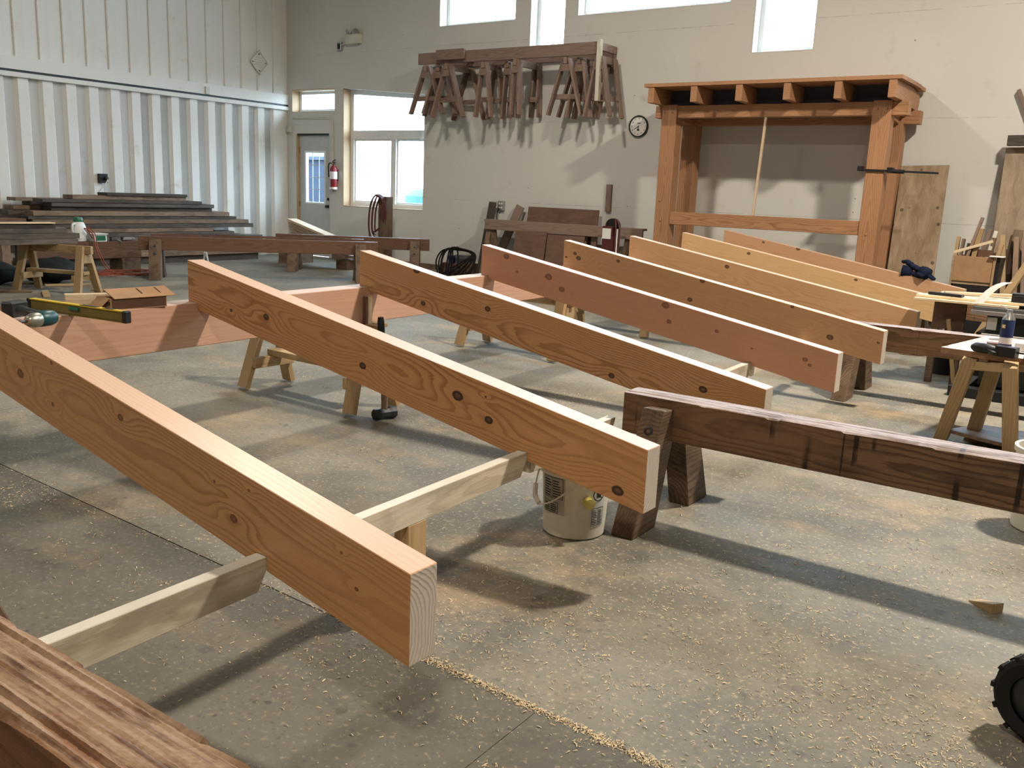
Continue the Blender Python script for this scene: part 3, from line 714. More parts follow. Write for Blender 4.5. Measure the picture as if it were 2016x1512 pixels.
# ------------------------------------------------------------------ trestles and boards in the left middle distance
def ctrestle(label, p0, p1, legs, top, dep=.18, mat='brownbeam'):
    a = math.atan2(p1[1]-p0[1], p1[0]-p0[0]); L = math.hypot(p1[0]-p0[0], p1[1]-p0[1])
    t = thing('timber_trestle', label, 'trestle', (p0[0], p0[1], 0), a, 'timber trestles in the left middle distance'); B = WM[t.name]
    board('beam', M[mat], B @ V(0, 0, top-dep/2), B @ V(L, 0, top-dep/2), .12, dep, t, (0, 0, 1), .004)
    for lx in legs:
        lx = lx if lx > 0 else L+lx
        for s in (-1, 1):
            h = top-.03
            Wl = B @ tr(lx, 0, 0) @ rz(PI/2 if s < 0 else -PI/2)
            lg = prism('leg', M['darkleg'], Wl, [(-.30, 0), (-.12, 0), (-.015, h*.97), (-.145, h)], .15, t, .004)
            for zb in (.09, .19): lathe('bolt', M['darksteel'], Wl @ tr(-.145-.292*zb, 0, h-zb) @ ry(-PI/2+.285), [(.018, -.03), (.018, .002), (.008, .004)], lg, 10)
    return t
ctrestle('brown timber trestle with bolted legs behind the second rafter', (-11.02, 6.98), (-8.95, 9.36), (.22, -.25), .56)
ctrestle('brown timber trestle behind the bolted one, nearer the cord reel post', (-11.1, 9.36), (-9.27, 10.85), (.28, -.22), .555)
for k in range(2):
    tag(board('long_plank', M['brownbeam'], (-11.0+.10*k, 7.16+.14*k, .575+.0), (-9.28+.1*k, 9.18+.14*k, .575), .10, .025), ['thin brown plank lying along the front trestle', 'second thin brown plank lying along the front trestle'][k], 'plank')
for k in range(5):
    a = V(-12.10+.035*k, 10.62-.05*k, .50+.055*k); b = V(-10.60+.05*k, 10.44-.05*k, .19+.055*k)
    tag(board('pale_board', M['pinelight'], a, b, .19, .040), ['lowest', 'second', 'middle', 'fourth', 'topmost'][k] + ' of the pale boards stacked aslant in front of the door', 'board', 'pale boards stacked in front of the door')
a = V(-11.97, 10.5, 0); tag(abox('block', M['brownlumber'], -12.1, -11.8, 10.25, 10.75, 0, .43), 'timber block propping the left end of the pale boards', 'block')
tag(abox('block', M['brownlumber'], -10.75, -10.5, 10.28, 10.6, 0, .155), 'low timber block under the right end of the pale boards', 'block')

# ------------------------------------------------------------------ reddish beam bench with jug, tub, cord
bt = tag(board('reddish_beam', M['brownbeam'], (-11.95, 5.9, .325), (-11.78, 7.42, .325), .30, .23, bev=.004), 'short reddish beam laid on blocks as a bench, jug and tub on it', 'beam')
for k, (x, y) in enumerate(((-11.93, 6.1), (-11.80, 7.25))):
    tag(abox('block', M['darkleg'], x-.16, x+.16, y-.14, y+.14, 0, .209), ['dark block under the near end of the reddish beam', 'dark block under the far end of the reddish beam'][k], 'block')
j = thing('jug', 'white plastic jug with a green cap on the reddish beam', 'jug', (-11.84, 6.62, .44))
lathe('body', M['white'], WM[j.name], [(.085, 0), (.095, .01), (.095, .19), (.07, .25), (.045, .27)], j, 20)
lathe('cap', M['green'], WM[j.name] @ tr(0, 0, .262), [(.06, 0), (.062, .04), (.05, .06), (.02, .065)], j, 16)
tube('handle', M['white'], [WM[j.name] @ V(*q) for q in ((.05, -.07, .235), (.07, -.12, .23), (.075, -.13, .16), (.05, -.10, .09), (.04, -.085, .07))], .014, j)
abox('label', M['paper'], -11.746, -11.742, 6.57, 6.66, .48, .56, j, 0)
t = thing('tub', 'low white tub with a green side beside the jug', 'tub', (-11.78, 6.83, .44))
abox('body', M['white'], -11.87, -11.69, 6.75, 6.93, .44, .535, t); abox('rim', M['white'], -11.885, -11.675, 6.735, 6.945, .535, .548, t); abox('label', M['green'], -11.692, -11.687, 6.77, 6.91, .455, .52, t, 0)
t = thing('paper_sheet', 'curled white paper sheet on the reddish beam', 'paper', (-11.80, 7.32, .44))
bm = bmesh.new(); q0 = None
for i in range(9):
    y = -.09+.18*i/8; zq = .012+.03*math.sin(i/8*PI)**2*(i > 3)
    q1 = (bm.verts.new((-.10, y, zq)), bm.verts.new((.10, y, zq+.01)))
    if q0: bm.faces.new((q0[0], q0[1], q1[1], q1[0]))
    q0 = q1
bmesh.ops.solidify(bm, geom=bm.faces[:], thickness=.004); mk('sheet', bm, M['paper'], WM[t.name], t)
t = thing('bar_clamp', 'small bar clamp lying on the reddish beam beside the paper', 'clamp', (-11.76, 7.02, .455))
board('bar', M['darksteel'], (-11.72, 6.98, .452), (-11.68, 7.22, .452), .02, .012, t); box('jaw', M['black'], tr(-11.715, 7.0, .475), .03, .02, .06, t); box('jaw', M['black'], tr(-11.69, 7.15, .475), .03, .02, .06, t); cyl('handle', M['steel'], (-11.70, 7.09, .46), (-11.62, 7.10, .44), .01, t)
t = thing('coiled_cord', 'orange extension cord looped over the jug end of the beam, coiled on the floor', 'cord', (-11.45, 6.9, 0))
pts = []
for i in range(60):
    a = i*.42; r = .30+.05*math.sin(i*1.7); pts.append((-11.40+r*math.cos(a)*.9, 6.98+r*math.sin(a)*1.3, .012+.0007*i+.006*(1+math.sin(i*2.3))))
tube('coil', M['orange'], pts, .007, t, 6)
for k in range(2):
    o = .03*k
    tube('loop', M['orange'], bez([(-11.70-o, 6.735+o*.3, .455+.03), (-11.70+o*.3, 6.62+o, .62+.02*k), (-11.60, 6.68+o, .55), (-11.565-.01*k, 6.70+o, .35), (-11.50+.02*k, 6.78+o, .10), (-11.43+o, 6.9, .02)], 8), .007, t, 6)
# dark rubbish sacks behind the left sawhorses
for k, (x, y, s) in enumerate(((-11.0, 5.75, .30), (-11.15, 5.15, .26))):
    bm = bmesh.new(); bmesh.ops.create_icosphere(bm, subdivisions=3, radius=1)
    for v in bm.verts:
        n = 1+.10*math.sin(v.co.x*7+k)+.08*math.sin(v.co.y*9+v.co.z*6); v.co = Vector((v.co.x*s*n, v.co.y*s*1.1*n, max(-.95, v.co.z)*s*.50*n))
    mn = min(v.co.z for v in bm.verts); bm.transform(tr(0, 0, -mn))
    o = mk('rubbish_sack', bm, M['sack'], tr(x, y, 0), None, True)
    tag(o, ['black rubbish sack on the floor behind the left sawhorse', 'smaller black rubbish sack near the left picture edge'][k], 'sack')
for k in range(4):
    x, y = ((-10.05, 5.75), (-10.75, 5.55), (-9.75, 5.05), (-10.55, 4.75))[k]+(); a = (.3, 1.2, 2.7, .9)[k]
    tag(board('offcut', M[rnd.choice(('pine', 'brownlumber'))], (x, y, .012+.023*k*.0), (x+.5*math.cos(a), y+.5*math.sin(a), .012), .07, .022), ['thin offcut on the floor just right of the left sawhorse', 'thin offcut on the floor behind the left sawhorse', 'thin offcut on the floor in front of the left sawhorse', 'thin offcut on the floor between the two left sawhorses'][k], 'offcut', 'offcuts on the floor by the left sawhorses')

t = thing('white_sticks', 'two thin white sticks forming an upturned V behind the second rafter', 'stick', (-11.0, 8.0, 0))
for s_ in (-1, 1): board('stick', M['white'], (-11.0+s_*.10, 8.0, .006), (-11.0+s_*.012, 8.0, .315), .02, .022, t, (0, 1, 0))
c = PZ(783, 520); tag(box('paper_scrap', M['paper'], tr(-9.35, 9.9, .004) @ rz(.4), .34, .12, .004, None, 0), 'white paper scrap on the floor under the rear brown trestle', 'paper')
# ------------------------------------------------------------------ along the back wall
t = thing('cord_reel_post', 'brown post with dark red hose looped over it, by the big window', 'post', (-10.62, 11.2, 0))
box('post', M['darkleg'], tr(-10.54, 11.2, .585) @ ry(PI/2), 1.17, .16, .18, t); box('base', M['rackwood'], tr(-10.58, 11.2, .03), .5, .4, .06, t)
for k in range(7):
    r = .012; dx = -.02*k
    yk = 11.095-.022*(k % 3); xk = -10.80+.024*k
    tube('hose_loop', M['redhose'], bez([(xk+.06, yk, .34+.05*k), (xk-.02, yk, .62), (xk-.01, yk, .92), (xk+.06, yk, 1.12), (-10.62+.008*k, yk, 1.195-.006*k), (-10.50+.004*k, yk, 1.15-.01*k), (-10.445-.006*k, yk, 1.0), (-10.44-.004*k, yk, .8)], 8), .014, t, 6)
t = thing('crate', 'low brown crate on the floor below the black cable coil', 'crate', (-8.85, 11.28, 0))
abox('body', M['hard'], -9.22, -8.76, 11.10, 11.48, 0, .19, t); abox('instrument', M['steel'], -9.0, -8.78, 11.16, 11.40, .19, .33, t); abox('plug_box', M['blue'], -9.12, -9.02, 11.14, 11.24, .19, .31, t)
t = thing('cable_coil', 'coil of thick black cable draped over the low crate', 'cable', (-8.87, 11.05, 0))
for k in range(9):
    w = .36+.015*(k % 4); c = -8.87+.022*(k % 3)
    tube('loop', M['blackrub'], bez([(c-w+.04*k, 11.02-.008*k, .02), (c-w-.02+.05*k, 11.0, .22), (c-w*.7+.03*k, 11.01, .39+.006*k), (c+.05, 11.02-.006*k, .415+.004*k), (c+w*.8, 11.03, .38), (c+w-.04*k, 11.02-.005*k, .2), (c+w*.75-.07*k, 11.0, .02)], 8), .013, t, 6)
# long bench-like horse of brown planks along the wall
t = thing('wall_bench', 'long brown plank bench standing along the back wall', 'bench', (-7.0, 11.2, 0))
board('top_plank', M['rackwood'], (-8.45, 11.2, .83), (-5.75, 11.2, .83), .04, .15, t); board('top_plank', M['rackwood'], (-8.50, 11.32, .89), (-5.80, 11.32, .89), .20, .03, t)
for x in (-8.36, -5.95):
    for s in (-1, 1): board('leg', M['brownlumber'], (x+s*.17, 11.24, .01), (x+s*.03, 11.24, .80), .04, .09, t, (s, 0, .2))
for x in (-7.35, -6.72, -6.55): board('leg', M['rackwood'], (x, 11.27, .0), (x, 11.27, .76), .09, .04, t, (0, 1, 0))
tag(board('leaning_board', M['darklumber'], (-8.66, 11.36, 0), (-8.62, 11.60, 1.16), .13, .03, None, (0, -1, .2)), 'dark grey board leaning on the wall at the left end of the bench', 'board')
tag(board('leaning_board', M['rackwood'], (-8.52, 11.42, 0), (-8.10, 11.62, 1.12), .15, .025, None, (0, -1, .2)), 'slanted brown board leaning on the wall beside the outlet', 'board')
tag(box('hardboard_sheet', M['hard'], tr(-7.31, 11.53, .56) @ rx(-.13), 1.25, .012, 1.13, None, 0), 'brown hardboard sheet leaning on the wall above the bench', 'sheet')
tag(box('hardboard_sheet', M['hard'], tr(-7.55, 11.08, .39) @ rx(-.16), .56, .018, .78, None, 0), 'small brown panel leaning against the left part of the bench', 'sheet')
tag(box('hardboard_sheet', M['hard'], tr(-6.93, 11.06, .375) @ rx(-.16), .62, .018, .76, None, 0), 'small brown panel leaning against the middle of the bench', 'sheet')
t = thing('red_machine', 'upright red machine with a black top and a white label plate', 'machine', (-6.03, 10.9, 0))
abox('body', M['redhose'], -6.17, -6.0, 10.82, 10.98, .05, .80, t); abox('label_plate', M['paper'], -6.165, -6.035, 10.812, 10.819, .76, .90, t, 0); abox('head', M['redhose'], -6.17, -6.02, 10.82, 10.98, .802, .93, t)
lathe('wheel', M['blackrub'], tr(-6.07, 10.97, .93) @ rx(PI/2), [(.02, 0), (.095, 0), (.105, .02), (.105, .07), (.095, .09), (.02, .09)], t, 20)
for s in (0, 1): tube('rail', M['redhose'], bez([(-5.985+.06*s, 10.85, .02), (-5.985+.06*s, 10.85, .80), (-5.99+.05*s, 10.86, .95), (-6.02+.02*s, 10.9, 1.02)], 6), .012, t, 6)
abox('rail_strip', M['white'], -5.965, -5.945, 10.845, 10.855, .1, .9, t, 0); abox('base', M['darksteel'], -6.2, -5.9, 10.78, 11.02, 0, .05, t)
# ------------------------------------------------------------------ fixtures on the walls
def wallP(x, y): return PY(x, y, YB)
c = wallP(1258, 249); t = thing('wall_clock', 'round white wall clock with a black rim, left of the timber shelter', 'clock', Wm=tr(c.x, YB, c.z) @ rx(PI/2)); B = WM[t.name]
R = .145
lathe('rim', M['black'], B, [(R-.014, .012), (R-.012, .034), (R, .036), (R+.006, .02), (R+.004, .0)], t, 40, False); lathe('face', M['paper'], B, [(.0005, .016), (R-.012, .016)], t, 40, False)
def text(name, s, size, mat, Wm, parent):
    cu = bpy.data.curves.new(name, 'FONT'); cu.body = s; cu.size = size; cu.align_x = 'CENTER'; cu.align_y = 'CENTER'; cu.extrude = .0004
    o = bpy.data.objects.new(name, cu); COL.objects.link(o); dg = bpy.context.evaluated_depsgraph_get(); me = bpy.data.meshes.new_from_object(o.evaluated_get(dg)); bpy.data.objects.remove(o)
    me.materials.clear(); return mk(name, me, mat, Wm, parent)
for h in range(12):
    a = PI/2-(h+0)*PI/6; text('numeral', str(h or 12), .034, M['ink'], B @ tr(.105*math.cos(a), .105*math.sin(a), .017), t)
box('brand_line', M['ink'], B @ tr(.005, .042, .0172), .055, .010, .001, t, 0)
for nm, a, l, w in (('hour_hand', -PI/2-.12, .06, .010), ('minute_hand', PI+.55, .09, .006)): box(nm, M['black'], B @ rz(a) @ tr(l/2-.01, 0, .0195), l, w, .002, t, 0)
box('date_window', M['ink'], B @ tr(.0, -.048, .0172), .034, .024, .001, t, 0)
# emergency light
c = wallP(700, 76); t = thing('emergency_light', 'emergency light with two lamp heads high on the back wall', 'light', (c.x, YB, c.z))
abox('case', M['dirtywhite'], c.x-.16, c.x+.16, YB-.09, YB-.001, c.z-.09, c.z+.06, t)
for s in (-1, 1):
    Wh = tr(c.x+s*.09, YB-.06, c.z+.11) @ rx(PI/2+.5) @ ry(s*.3); lathe('lamp_head', M['dirtywhite'], Wh, [(.03, -.03), (.055, .03), (.058, .04)], t, 18, False); lathe('lens', M['steel'], Wh @ tr(0, 0, .034), [(.001, 0), (.052, 0)], t, 18, False)
    cyl('neck', M['darksteel'], (c.x+s*.09, YB-.05, c.z+.055), (c.x+s*.09, YB-.055, c.z+.10), .012, t, 8)
c2 = wallP(671, 92); t = thing('junction_box', 'grey junction box below the emergency light', 'box', (c2.x, YB, c2.z))
abox('box', M['steel'], c2.x-.05, c2.x+.05, YB-.05, YB-.001, c2.z-.07, c2.z+.07, t); abox('cover', M['darksteel'], c2.x-.03, c2.x+.03, YB-.055, YB-.05, c2.z-.045, c2.z+.045, t)
tube('conduit', M['dirtywhite'], bez([(c2.x+.05, YB-.025, c2.z+.02), (c2.x+.12, YB-.025, c2.z+.04), (c2.x+.2, YB-.025, c2.z+.05), (c.x+.1, YB-.025, c.z-.10)], 6), .012, t, 8)
# conduit above the door
q = [wallP(577, 233), wallP(645, 233), wallP(655, 240), wallP(656, 255), wallP(657, 378)]
tag(tube('conduit_pipe', M['dirtywhite'], bez([(v.x, YB-.016, v.z) for v in q], 10), .014, None, 8), 'bent metal conduit running over and beside the door', 'conduit')
c = wallP(572, 254); tag(abox('switch_box', M['dirtywhite'], c.x-.04, c.x+.05, YB-.06, YB-.001, c.z-.06, c.z+.06), 'small white switch box in the corner left of the door', 'box')
# fire extinguisher
c = wallP(664, 345); t = thing('fire_extinguisher', 'red fire extinguisher hanging between door and window', 'extinguisher', (c.x, YB-.09, c.z-.26)); B = WM[t.name]
lathe('cylinder', M['red'], B, [(.06, 0), (.068, .015), (.068, .36), (.05, .405), (.02, .425), (.02, .445)], t, 24); lathe('label', M['paper'], B @ tr(0, 0, .19), [(.0695, 0), (.0695, .13)], t, 24, False); lathe('base_ring', M['white'], B @ tr(0, 0, .01), [(.0692, 0), (.0692, .04)], t, 24, False)
box('valve', M['darksteel'], B @ tr(0, 0, .465), .05, .04, .05, t); board('lever', M['black'], B @ V(-.02, 0, .50), B @ V(.08, -.02, .53), .025, .01, t); board('lever', M['black'], B @ V(-.02, 0, .475), B @ V(.07, -.02, .485), .025, .01, t)
tube('hose', M['blackrub'], bez([B @ V(-.02, -.02, .46), B @ V(-.08, -.03, .46), B @ V(-.10, -.03, .36), B @ V(-.085, -.03, .22)], 6), .011, t, 6); lathe('gauge', M['brass'], B @ tr(0, -.022, .46) @ rx(PI/2), [(.018, 0), (.018, .01), (.001, .011)], t, 12)
abox('bracket', M['darksteel'], c.x-.03, c.x+.03, YB-.022, YB-.001, c.z-.1, c.z+.1, t)
# outlet on back wall, stick, outlet on left wall, vent
c = wallP(989, 405); t = thing('outlet', 'metal double outlet on the back wall above the bench', 'outlet', (c.x, YB, c.z)); abox('box', M['steel'], c.x-.055, c.x+.055, YB-.05, YB-.001, c.z-.075, c.z+.075, t)
for dx in (-.022, .022):
    for dz in (-.03, .03): lathe('socket', M['white'], tr(c.x+dx, YB-.05, c.z+dz) @ rx(PI/2), [(.016, 0), (.016, .004)], t, 12)
tube('cord', M['blackrub'], bez([(c.x-.02, YB-.055, c.z-.03), (c.x-.05, YB-.06, c.z-.12), (c.x-.06, YB-.05, c.z-.25), (c.x-.06, YB-.03, .9)], 6), .008, t, 6)
c = wallP(1200, 390); tag(box('wall_stick', M['rackwood'], tr(c.x, YB-.022, c.z) @ ry(PI/2), .385, .04, .085), 'short brown batten screwed upright to the back wall above the red machine', 'batten')
c = PX(201, 351, XL); t = thing('outlet', 'dark outlet box on the left wall above the plank pile', 'outlet', (XL, c.y, c.z)); abox('box', M['darksteel'], XL-.03, XL+.06, c.y-.07, c.y+.06, c.z-.07, c.z+.07, t); lathe('plug', M['black'], tr(XL+.06, c.y+.02, c.z) @ ry(PI/2), [(.03, 0), (.028, .05), (.01, .06)], t, 12)
tube('cord', M['dirtywhite'], bez([(XL+.10, c.y+.02, c.z), (XL+.13, c.y, c.z-.05), (XL+.12, c.y-.15, c.z-.22), (XL+.10, c.y-.35, c.z-.36)], 6), .009, t, 6)
c = PX(509, 123, XL); t = thing('wall_vent', 'diamond-shaped white vent plate high on the left wall', 'vent', Wm=tr(XL+.03, c.y, c.z) @ ry(PI/2) @ rz(PI/4)); B = WM[t.name]; s = .275
for k in range(4): box('frame', M['clad'], B @ rz(k*PI/2) @ tr(0, s/2, 0), s+.02, .022, .03, t)
box('plate', M['clad'], B @ tr(0, 0, -.02), s, s, .01, t, 0)
for k in range(-2, 3): box('bar', M['plain'], B @ rz(PI/4) @ tr(0, k*.04, -.008), .26-abs(k)*.06, .008, .01, t, 0)
for k in range(4): lathe('bolt', M['darksteel'], B @ rz(k*PI/2) @ tr(.10, .10, -.015), [(.012, 0), (.012, .01), (.001, .012)], t, 8)
c = PX(405, 178, XL); tag(abox('wall_hook', M['plain'], XL+.036, XL+.06, c.y-.04, c.y+.04, c.z-.06, c.z+.06), 'small plate screwed to the track band of the left wall', 'plate')
# ------------------------------------------------------------------ timber shelter standing against the back wall
SY = 10.80                                    # front face of the front posts
t = thing('timber_shelter', 'oiled timber frame shelter with a small rafter roof against the back wall', 'shelter', (-4.0, 11.15, 0))
T = M['timber']
def vpost(x0, x1, y0, y1, z0, z1, nm='post'): return box(nm, T, tr((x0+x1)/2, (y0+y1)/2, (z0+z1)/2) @ ry(PI/2), z1-z0, y1-y0, x1-x0, t, .006)
vpost(-5.395, -5.19, SY, SY+.19, 0, 2.49); vpost(-2.81, -2.61, SY, SY+.19, 0, 2.49)
vpost(-5.39, -5.19, 11.42, 11.61, 0, 2.42); vpost(-2.81, -2.61, 11.42, 11.61, 0, 2.42)
board('beam', T, (-5.50, SY+.10, 2.405), (-2.44, SY+.10, 2.405), .14, .15, t, bev=.004); board('beam', T, (-5.50, 11.51, 2.36), (-2.44, 11.51, 2.36), .14, .15, t, bev=.004)
board('rail', T, (-5.19, SY+.075, 1.085), (-2.81, SY+.075, 1.085), .11, .16, t, bev=.004)
for x in (-5.29, -2.71): board('side_rail', T, (x, SY+.19, 2.40), (x, 11.42, 2.36), .11, .15, t, bev=.004)
for k in range(6):
    x = -5.415+k*.572
    # rafter profile in the YZ plane: raised nose at the front, seat on both beams
    prism('rafter', T, tr(x, 0, 0) @ rz(PI/2), [(10.50, 2.485), (10.78, 2.485), (11.62, 2.43), (11.66, 2.55), (11.62, 2.63), (11.3, 2.665), (10.50, 2.672)], .082, t, .003)
for k in range(5):
    w = 1.16/5; y0 = 10.49+k*w
    prism('roof_board', T, tr(-3.985, 0, 0) @ rz(PI/2), [(y0, 2.674 - .010*max(0, k-3)), (y0+w-.004, 2.674-.010*max(0, k-2.5)), (y0+w-.004, 2.714-.010*max(0, k-2.5)), (y0, 2.714-.010*max(0, k-3))], 3.05, t)
for k in range(5):                            # dark infill boards closing the rafter bays at the back
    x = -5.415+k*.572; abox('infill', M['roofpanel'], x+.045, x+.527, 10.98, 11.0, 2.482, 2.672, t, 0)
for x, z in ((-5.34, 2.40), (-5.25, 2.40), (-2.76, 2.40), (-2.66, 2.40), (-5.33, 1.30), (-5.31, 1.05), (-2.72, 1.02)): lathe('peg', T, tr(x, SY, z) @ rx(PI/2), [(.014, -.01), (.014, .006), (.009, .010)], t, 10)
tag(board('thin_stick', M['pinelight'], (-4.09, SY+.05, 1.167), (-4.03, SY+.02, 2.325), .028, .03, None, (0, 1, 0)), 'thin pale stick standing upright on the rail of the shelter', 'stick')
t = thing('bar_clamp', 'black bar clamp gripping the right post of the shelter', 'clamp', (-2.6, SY-.02, 1.74)); zc = PY(1715, 336, SY).z
p0, p1 = PY(1690, 334, SY-.02), PY(1848, 341, SY-.02)
board('bar', M['darksteel'], p0, p1, .010, .022, t); a = PY(1693, 334, SY-.02); box('jaw', M['black'], tr(a.x, a.y+.03, a.z+.012), .05, .11, .055, t); b = PY(1752, 337, SY-.02); box('sliding_jaw', M['black'], tr(b.x+.0, b.y+.03, b.z+.01), .06, .11, .06, t); cyl('handle', M['black'], (b.x+.02, b.y, b.z), (b.x+.15, b.y-.01, b.z-.005), .022, t, 10)

# ------------------------------------------------------------------ rack of old sawhorses hung high on the back wall
t = thing('wall_rack', 'old timber rail rack fixed high on the back wall to hang sawhorses', 'rack', (-8.2, 11.3, 3.2))
W_ = M['rackwood']
board('front_rail', W_, (-9.86, 11.2, 3.30), (-6.60, 11.2, 3.30), .05, .165, t); board('front_rail', W_, (-9.45, 11.13, 3.33), (-8.9, 11.13, 3.33), .04, .15, t)
board('rear_rail', W_, (-9.80, 11.66, 3.30), (-6.62, 11.66, 3.30), .05, .16, t)
for x in (-9.84, -9.12, -8.30, -7.40, -6.63): board('arm', W_, (x, 11.225, 3.33), (x, 11.69, 3.33), .05, .10, t)
board('end_post', M['greywood'], (-6.575, 11.17, 2.60), (-6.585, 11.17, 3.40), .055, .07, t, (0, 1, 0))
RG = 'old sawhorses hung on the wall rack'
def hung(label, x, ztop, h, spread, a=0., L=.52, tilt=0.):
    hung.n = getattr(hung, 'n', 0)+1; L = (.62, .46, .30)[hung.n % 3]*(L/.52)
    Wm = tr(x, 11.40, ztop-h) @ rz(PI/2+a) @ rx(tilt)
    return sawhorse(label, Wm, L, h, spread, W_, RG, stretch=False, railw=.05, legw=.09, legt=.035, inset=.07, splay=.0, name='old_sawhorse')
hung('old sawhorse at the left end of the wall rack, feet in front of the window', -9.72, 3.205, .74, .66)
hung('second old sawhorse from the left on the wall rack', -9.54, 3.205, .73, .60, .10)
hung('third old sawhorse from the left on the wall rack, its legs spread wide', -9.21, 3.205, .80, .66, -.08)
hung('old sawhorse hung slanting in the middle of the wall rack', -8.60, 3.205, .80, .28, .05)
hung('narrow old sawhorse right of the middle of the wall rack', -8.20, 3.205, .80, .17, .0)
hung('narrow old sawhorse hung above the bare patch of wall', -7.93, 3.205, .78, .15, -.05)
hung('old sawhorse with crossed legs near the right end of the wall rack', -7.16, 3.205, .79, .52, .10)
hung('second old sawhorse from the right end of the wall rack', -6.95, 3.205, .82, .40, -.10)
hung('old sawhorse at the right end of the wall rack', -6.62+.02, 3.205, .82, .40, .0, .40)

# ------------------------------------------------------------------ leaning sheets at the right
def lean(name, label, x0, x1, z1, yb, yt, th, mat, cat='sheet', ang=0.):
    a = math.atan2(yt-yb, z1); L = z1/math.cos(a)
    return tag(box(name, M[mat], tr((x0+x1)/2, (yb+yt)/2, z1/2) @ rx(-a) @ ry(PI/2+ang), L, th, abs(x1-x0), None, .002), label, cat)
lean('plywood_sheet', 'knotty plywood sheet leaning on the wall right of the shelter', -2.58, -2.06, 1.83, 11.25, 11.62, .018, 'ply', ang=-.035)
lean('plywood_sheet', 'grey-edged plywood sheet leaning behind the knotty one', -2.60, -2.30, 1.82, 11.33, 11.67, .018, 'osb', ang=-.035)
lean('osb_sheet', 'tall particle board sheet leaning at the right edge of the picture', -1.50, -.28, 2.05, 11.15, 11.58, .02, 'osb', ang=-.03)
tag(board('cap_board', M['darklumber'], (-1.515, 11.50, 2.105), (-.25, 11.50, 2.125), .10, .11), 'dark grey board resting along the top of the tall particle board sheet', 'board')
tag(board('leaning_stick', M['rackwood'], (-.90, 11.635, 1.4), (-1.505, 11.66, 2.66), .04, .05, None, (0, -1, 0)), 'slanting brown stick leaning on the wall at the right picture edge', 'stick')
tag(board('leaning_stick', M['brownlumber'], (-1.30, 11.02, .0), (-1.25, 11.30, 1.15), .09, .03, None, (0, -1, .2)), 'pale batten leaning on the tall particle board sheet', 'stick')

# ------------------------------------------------------------------ bin of offcuts
t = thing('offcut_bin', 'cardboard-fronted bin full of timber offcuts near the right edge', 'bin', (-1.53, 10.75, 0))
abox('front', M['card'], -1.735, -1.345, 10.60, 10.615, .60, .865, t); abox('side', M['black'], -1.335, -1.30, 10.60, 11.0, .0, .87, t); abox('side', M['ply'], -1.755, -1.735, 10.60, 11.0, .0, .86, t); abox('back', M['ply'], -1.735, -1.335, 10.98, 11.0, 0, .86, t); abox('bottom', M['ply'], -1.735, -1.335, 10.615, 10.98, .565, .60, t)
abox('post', M['pine'], -1.36, -1.337, 10.585, 10.60, .0, .87, t); abox('rim', M['paper'], -1.40, -1.26, 10.55, 10.66, .872, .885, t); abox('plinth', M['black'], -1.72, -1.36, 10.62, 10.97, 0, .56, t)
sp = [((1893, 505), (1935, 428), .03, .05), ((1912, 502), (1933, 450), .05, .07), ((1905, 503), (1928, 470), .03, .05), ((1888, 505), (1898, 470), .03, .05), ((1880, 505), (1888, 466), .035, .04), ((1925, 505), (1950, 452), .04, .04), ((1935, 505), (1962, 455), .04, .045)]
for k, (a, b, w, h) in enumerate(sp):
    y = 10.66+.043*k; A = PY(*a, y); Bq = PY(*b, y+.03); A.z = .602
    tag(board('offcut', M[('rackwood', 'pine', 'brownlumber', 'brownlumber', 'pine', 'rackwood', 'greywood')[k]], A, Bq, w*.95, h*1.35, None, (0, 1, 0)), ['thin tall offcut standing highest in the offcut bin', 'thick pale offcut slanting out of the offcut bin', 'short brown offcut in the middle of the offcut bin', 'small brown offcut near the left of the offcut bin', 'narrow pale offcut at the left end of the offcut bin', 'dark offcut leaning right in the offcut bin', 'grey offcut at the right end of the offcut bin'][k], 'offcut', 'offcuts in the bin')
A, Bq = PY(1878, 500, 10.64), PY(1955, 475, 10.66); tag(board('offcut', M['pinelight'], A+V(0, 0, .02), Bq+V(0, 0, .0), .04, .03, None, (0, 0, 1)), 'pale offcut laid aslant across the top of the offcut bin', 'offcut', 'offcuts in the bin')
for k, (x, y, l, a) in enumerate(((-1.68, 10.80, .33, .25), (-1.60, 10.90, .36, -.12), (-1.47, 10.93, .40, .20), (-1.40, 10.86, .34, .35))):
    tag(board('offcut', M[('brownlumber', 'darklumber', 'brownlumber', 'pine')[k]], (x, y, .602), (x+l*math.sin(a)*.5, y+.02, .602+l+.06), .04, .075, None, (0, 1, 0)), ['brown offcut standing behind the left pieces in the offcut bin', 'dark offcut standing at the back of the offcut bin', 'tall brown offcut at the back right of the offcut bin', 'pale offcut tilted over the right rim of the offcut bin'][k], 'offcut', 'offcuts in the bin')
A, Bq = PY(1930, 492, 10.70), PY(1952, 492, 10.70); tag(box('offcut', M['brownbeam'], tr((A.x+Bq.x)/2, 10.72, .90), .14, .08, .07), 'reddish block lying in the offcut bin', 'offcut', 'offcuts in the bin')
for k, (a, b) in enumerate((((1968, 520), (1975, 465)), ((1975, 525), (1998, 468)), ((1985, 560), (2010, 470)), ((1992, 540), (2012, 478)), ((1972, 530), (1982, 470)))):
    A = PY(*a, 10.95); Bq = PY(*b, 11.12+.03*k)+V(.02*k, 0, 0); A = V(-1.18+.085*k, 10.70+.04*k, .012)
    tag(board('leaning_offcut', M[('pine', 'brownlumber', 'rackwood', 'greywood', 'brownlumber')[k]], A, Bq, .05, .08, None, (0, -1, .2)), ['pale offcut leaning right beside the offcut bin', 'second pale offcut leaning right of the offcut bin', 'broad brown offcut leaning near the right picture edge', 'grey offcut leaning at the right picture edge', 'narrow offcut leaning close to the black side of the bin'][k], 'offcut', 'offcuts leaning beside the bin')
